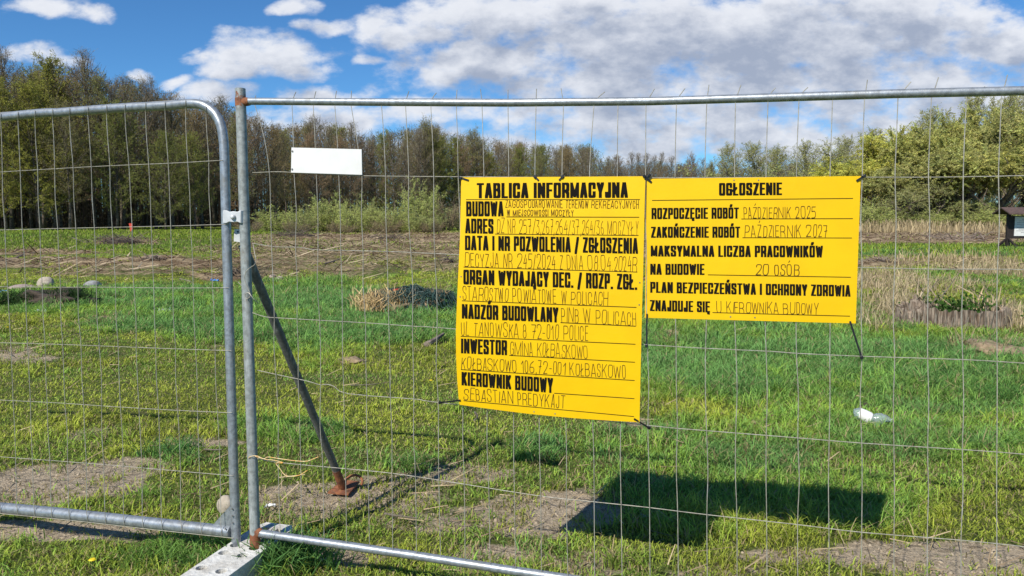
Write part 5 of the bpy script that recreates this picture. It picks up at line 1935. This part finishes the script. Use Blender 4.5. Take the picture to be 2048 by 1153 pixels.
    o = tufts('grass_tuft', [(c.x + rng.uniform(-.75, .75), c.y + rng.uniform(-.5, .1), c.z + .03, 24, .27, .08) for _ in range(30)], M['blade'], (.035, .07, .02), None, 12)
    tag(o, 'dark green grass growing over the soil heap on the left', 'grass tuft')
    # plastic scraps
    for px, py, m, s, lab in ((430, 565, 'blue', .13, 'crumpled bright blue plastic film behind the corner post'), (6, 590, 'blue', .16, 'blue plastic film at the left edge beside the soil heap'), (331, 627, 'film', .13, 'pale plastic shred lying in the grass on the left'),
                              (541, 1022, 'white', .035, 'torn white scrap beside the post foot'), (1290, 1043, 'film', .03, 'small pale scrap in the shadow of the boards'), (85, 628, 'film', .12, 'thin whitish plastic strip in the left grass')):
        c = gpt(px, py, .01)
        mb = MB()
        K = 6
        vs, fs = [], []
        for i in range(K):
            for j in range(K):
                vs.append(c + V((i / 5 - .5) * s * 1.4 + rng.uniform(-.1, .1) * s, (j / 5 - .5) * s * .8 + rng.uniform(-.1, .1) * s, abs(rng.gauss(0, .22)) * s + .01))
        for i in range(K - 1):
            for j in range(K - 1):
                if rng.random() < .88:
                    a = i * K + j
                    fs.append((a, a + 1, a + K + 1, a + K))
        mb.add(vs, fs)
        o = mb.build('plastic_scrap', M[m], None, True, origin=c)
        sol = o.modifiers.new('thickness', 'SOLIDIFY')
        sol.thickness = .002
        tag(o, lab, 'plastic scrap')
    # brush heaps and timber lying about
    for px, py, w, h_, n, lab in ((240, 488, 2.2, .55, 120, 'low brown brush heap in front of the dark wood'), (300, 524, .9, .3, 50, 'grey tangle of broken wood on the brown strip'), (480, 556, .75, .45, 90, 'pile of reddish twigs just behind the two posts'),
                                  (590, 475, 2.5, .5, 90, 'brush heap by the low bushes right of the post'), (895, 527, .55, .35, 40, 'dark uprooted stump with roots left of the tall board'), (770, 480, 2.0, .35, 90, 'long low heap of dark branches in the cleared strip'),
                                  (1765, 530, .8, .35, 70, 'small reddish brush heap right of the wide board'), (1930, 482, 3.0, .35, 110, 'long heap of cut reeds in front of the willows')):
        c = gpt(px, py)
        e = empty('brush_heap', c, lab, 'brush heap')
        mb = MB()
        for i in range(n):
            a = rng.uniform(0, 6.28)
            p = c + V(rng.gauss(0, w * .38), rng.gauss(0, w * .2), rng.uniform(0, h_ * .6))
            el = rng.uniform(-.1, .55)
            q = p + V(math.cos(a) * math.cos(el), math.sin(a) * math.cos(el), math.sin(el)) * w * rng.uniform(.15, .5)
            mb.tube([p, p.lerp(q, .5) + V(0, 0, rng.uniform(-.03, .05)), q], .008 + .010 * w * rng.random(), 4, False, .005)
        mb.build('brush', M['old_wood'] if px in (300, 1930, 1765) else M['bark'], e)
        blob('soil', M['peat'] if px != 1930 else M['old_wood'], c, w * .5, w * .3, h_ * .42, px * .02, parent=e, rough=.5)
    G_ = 'branches lying in the cleared strip'
    for pts, r, m, lab in ((((145, 478), (160, 483), (173, 487)), .05, 'bark', 'dark bent branch on the far grass at the left'), (((30, 521), (42, 514), (53, 508)), .05, 'old_wood', 'grey log end on the brown strip at the far left'), (((24, 512), (50, 508), (70, 509)), .05, 'bark', 'dark log on the brown strip at the far left'),
                           (((512, 526), (535, 522), (558, 519)), .03, 'bark_pale', 'pale stick beside the strut top'), (((646, 530), (668, 524), (688, 517)), .03, 'old_wood', 'thin curved stick in the middle of the cleared strip'), (((744, 476), (750, 482), (762, 486)), .06, 'bark', 'dark short log at the far edge of the strip'),
                           (((782, 473), (788, 479), (790, 482)), .06, 'bark_pale', 'pale split log beside the dark one'), (((980, 478), (995, 482), (1015, 486)), .06, 'bark', 'dark branch half behind the tall yellow board'), (((820, 500), (850, 494), (885, 488)), .04, 'bark', 'long dark branch left of the tall yellow board'),
                           (((620, 500), (680, 497), (730, 499)), .035, 'bark', 'long thin branch lying across the cleared strip'), (((1700, 488), (1728, 484), (1750, 488)), .05, 'bark_pale', 'pale reed bundle right of the wide board'), (((360, 560), (378, 564), (390, 572)), .02, 'bark_pale', 'small pale stick on the grass left of the posts')):
        stick('branch', [gpt(x, y, r * .8) for x, y in pts], r, M[m], lab, 'branch', G_)
    c = gpt(872, 693)
    e = stick('wood_block', [gpt(852, 697, .04), gpt(870, 690, .06), gpt(887, 682, .08)], .035, M['old_wood'], 'short broken block of wood in the grass left of the tall board', 'wood block')
    for pts, r, lab in ((((0, 706), (14, 708), (22, 716)), .006, 'curved bleached stalk at the left edge'), (((700, 775), (740, 776), (780, 773)), .004, 'thin straight dry stalk on the grass right of the strut'), (((770, 1035), (800, 1044), (835, 1052)), .006, 'pale dry root lying on the worn ground'), (((950, 830), (955, 842), (948, 852)), .008, 'crooked dry twig under the tall board'), (((1940, 755), (1955, 750), (1990, 762)), .004, 'pale dry stalk in the right grass'), (((410, 905), (428, 909), (445, 912)), .006, 'pale stick on the grass left of the corner post'), (((120, 683), (140, 676), (165, 672)), .004, 'thin dry stalk in the left grass')):
        stick('dry_stalk', [gpt(x, y, .018 + .01 * i) for i, (x, y) in enumerate(pts)], r, M['bark_pale'], lab, 'stalk', 'single dry stalks on the ground')
    # survey stake with a red flag
    c = gpt(265, 474)
    e = empty('survey_stake', c, 'thin stake with a small red flag at the edge of the wood', 'stake')
    mb = MB()
    mb.tube([c, c + V(.05, 0, .95)], .025, 6)
    mb.build('pole', M['bark_pale'], e)
    mb = MB()
    mb.quadprism([c + V(-.20, -.04, .95), c + V(.06, -.04, .95), c + V(.06, -.04, .55), c + V(-.10, -.06, .35)], V(0, .02, 0))
    mb.build('flag', M['red'], e)
    # thick grass tufts by the foot and in the shade
    for px, py, n, L, s, col, lab in ((574, 1136, 700, .17, .06, (.11, .23, .06), 'thick long grass tuft against the concrete foot'), (1075, 902, 260, .10, .055, (.10, .22, .06), 'dark green grass tuft on the worn ground under the tall board'), (835, 938, 220, .09, .05, (.14, .26, .05), 'grass tuft beside the shadow of the post'),
                                      (350, 905, 300, .12, .08, (.10, .23, .06), 'lush grass tuft left of the corner post'), (1990, 800, 260, .16, .10, (.10, .22, .05), 'lush long grass tuft near the right edge'), (310, 1120, 300, .09, .07, (.15, .27, .05), 'grass tuft under the left panel, left of the concrete foot')):
        c = gpt(px, py)
        o = tufts('grass_tuft', [(c.x + rng.gauss(0, s), c.y + rng.gauss(0, s * .8), c.z - .01, n // 16, L, s * .35) for _ in range(16)], M['blade'], col, None, px)
        tag(o, lab, 'grass tuft')
    # dandelions
    for px, py, lab in ((1285, 772, 'single dandelion at the right edge of the tall board'), (861, 776, 'single dandelion left of the tall board'), (15, 665, 'single dandelion at the left edge'), (184, 1150, 'single dandelion at the bottom left')):
        c = gpt(px, py)
        e = empty('dandelion', c, lab, 'flower', 'dandelions')
        mb = MB()
        mb.tube([c, c + V(.005, 0, .06)], .0015, 5)
        mb.build('stem', M['stem'], e)
        mb = MB()
        t = c + V(.005, 0, .06)
        mb.tube([t, t + V(0, 0, .005), t + V(0, 0, .009)], [.006, .015, .010], 12)
        mb.build('flower_head', M['petal'], e)


M['stem'] = pbr('green_stem', (.08, .14, .04), .6)
build_field_things()
bpy.context.view_layer.update()
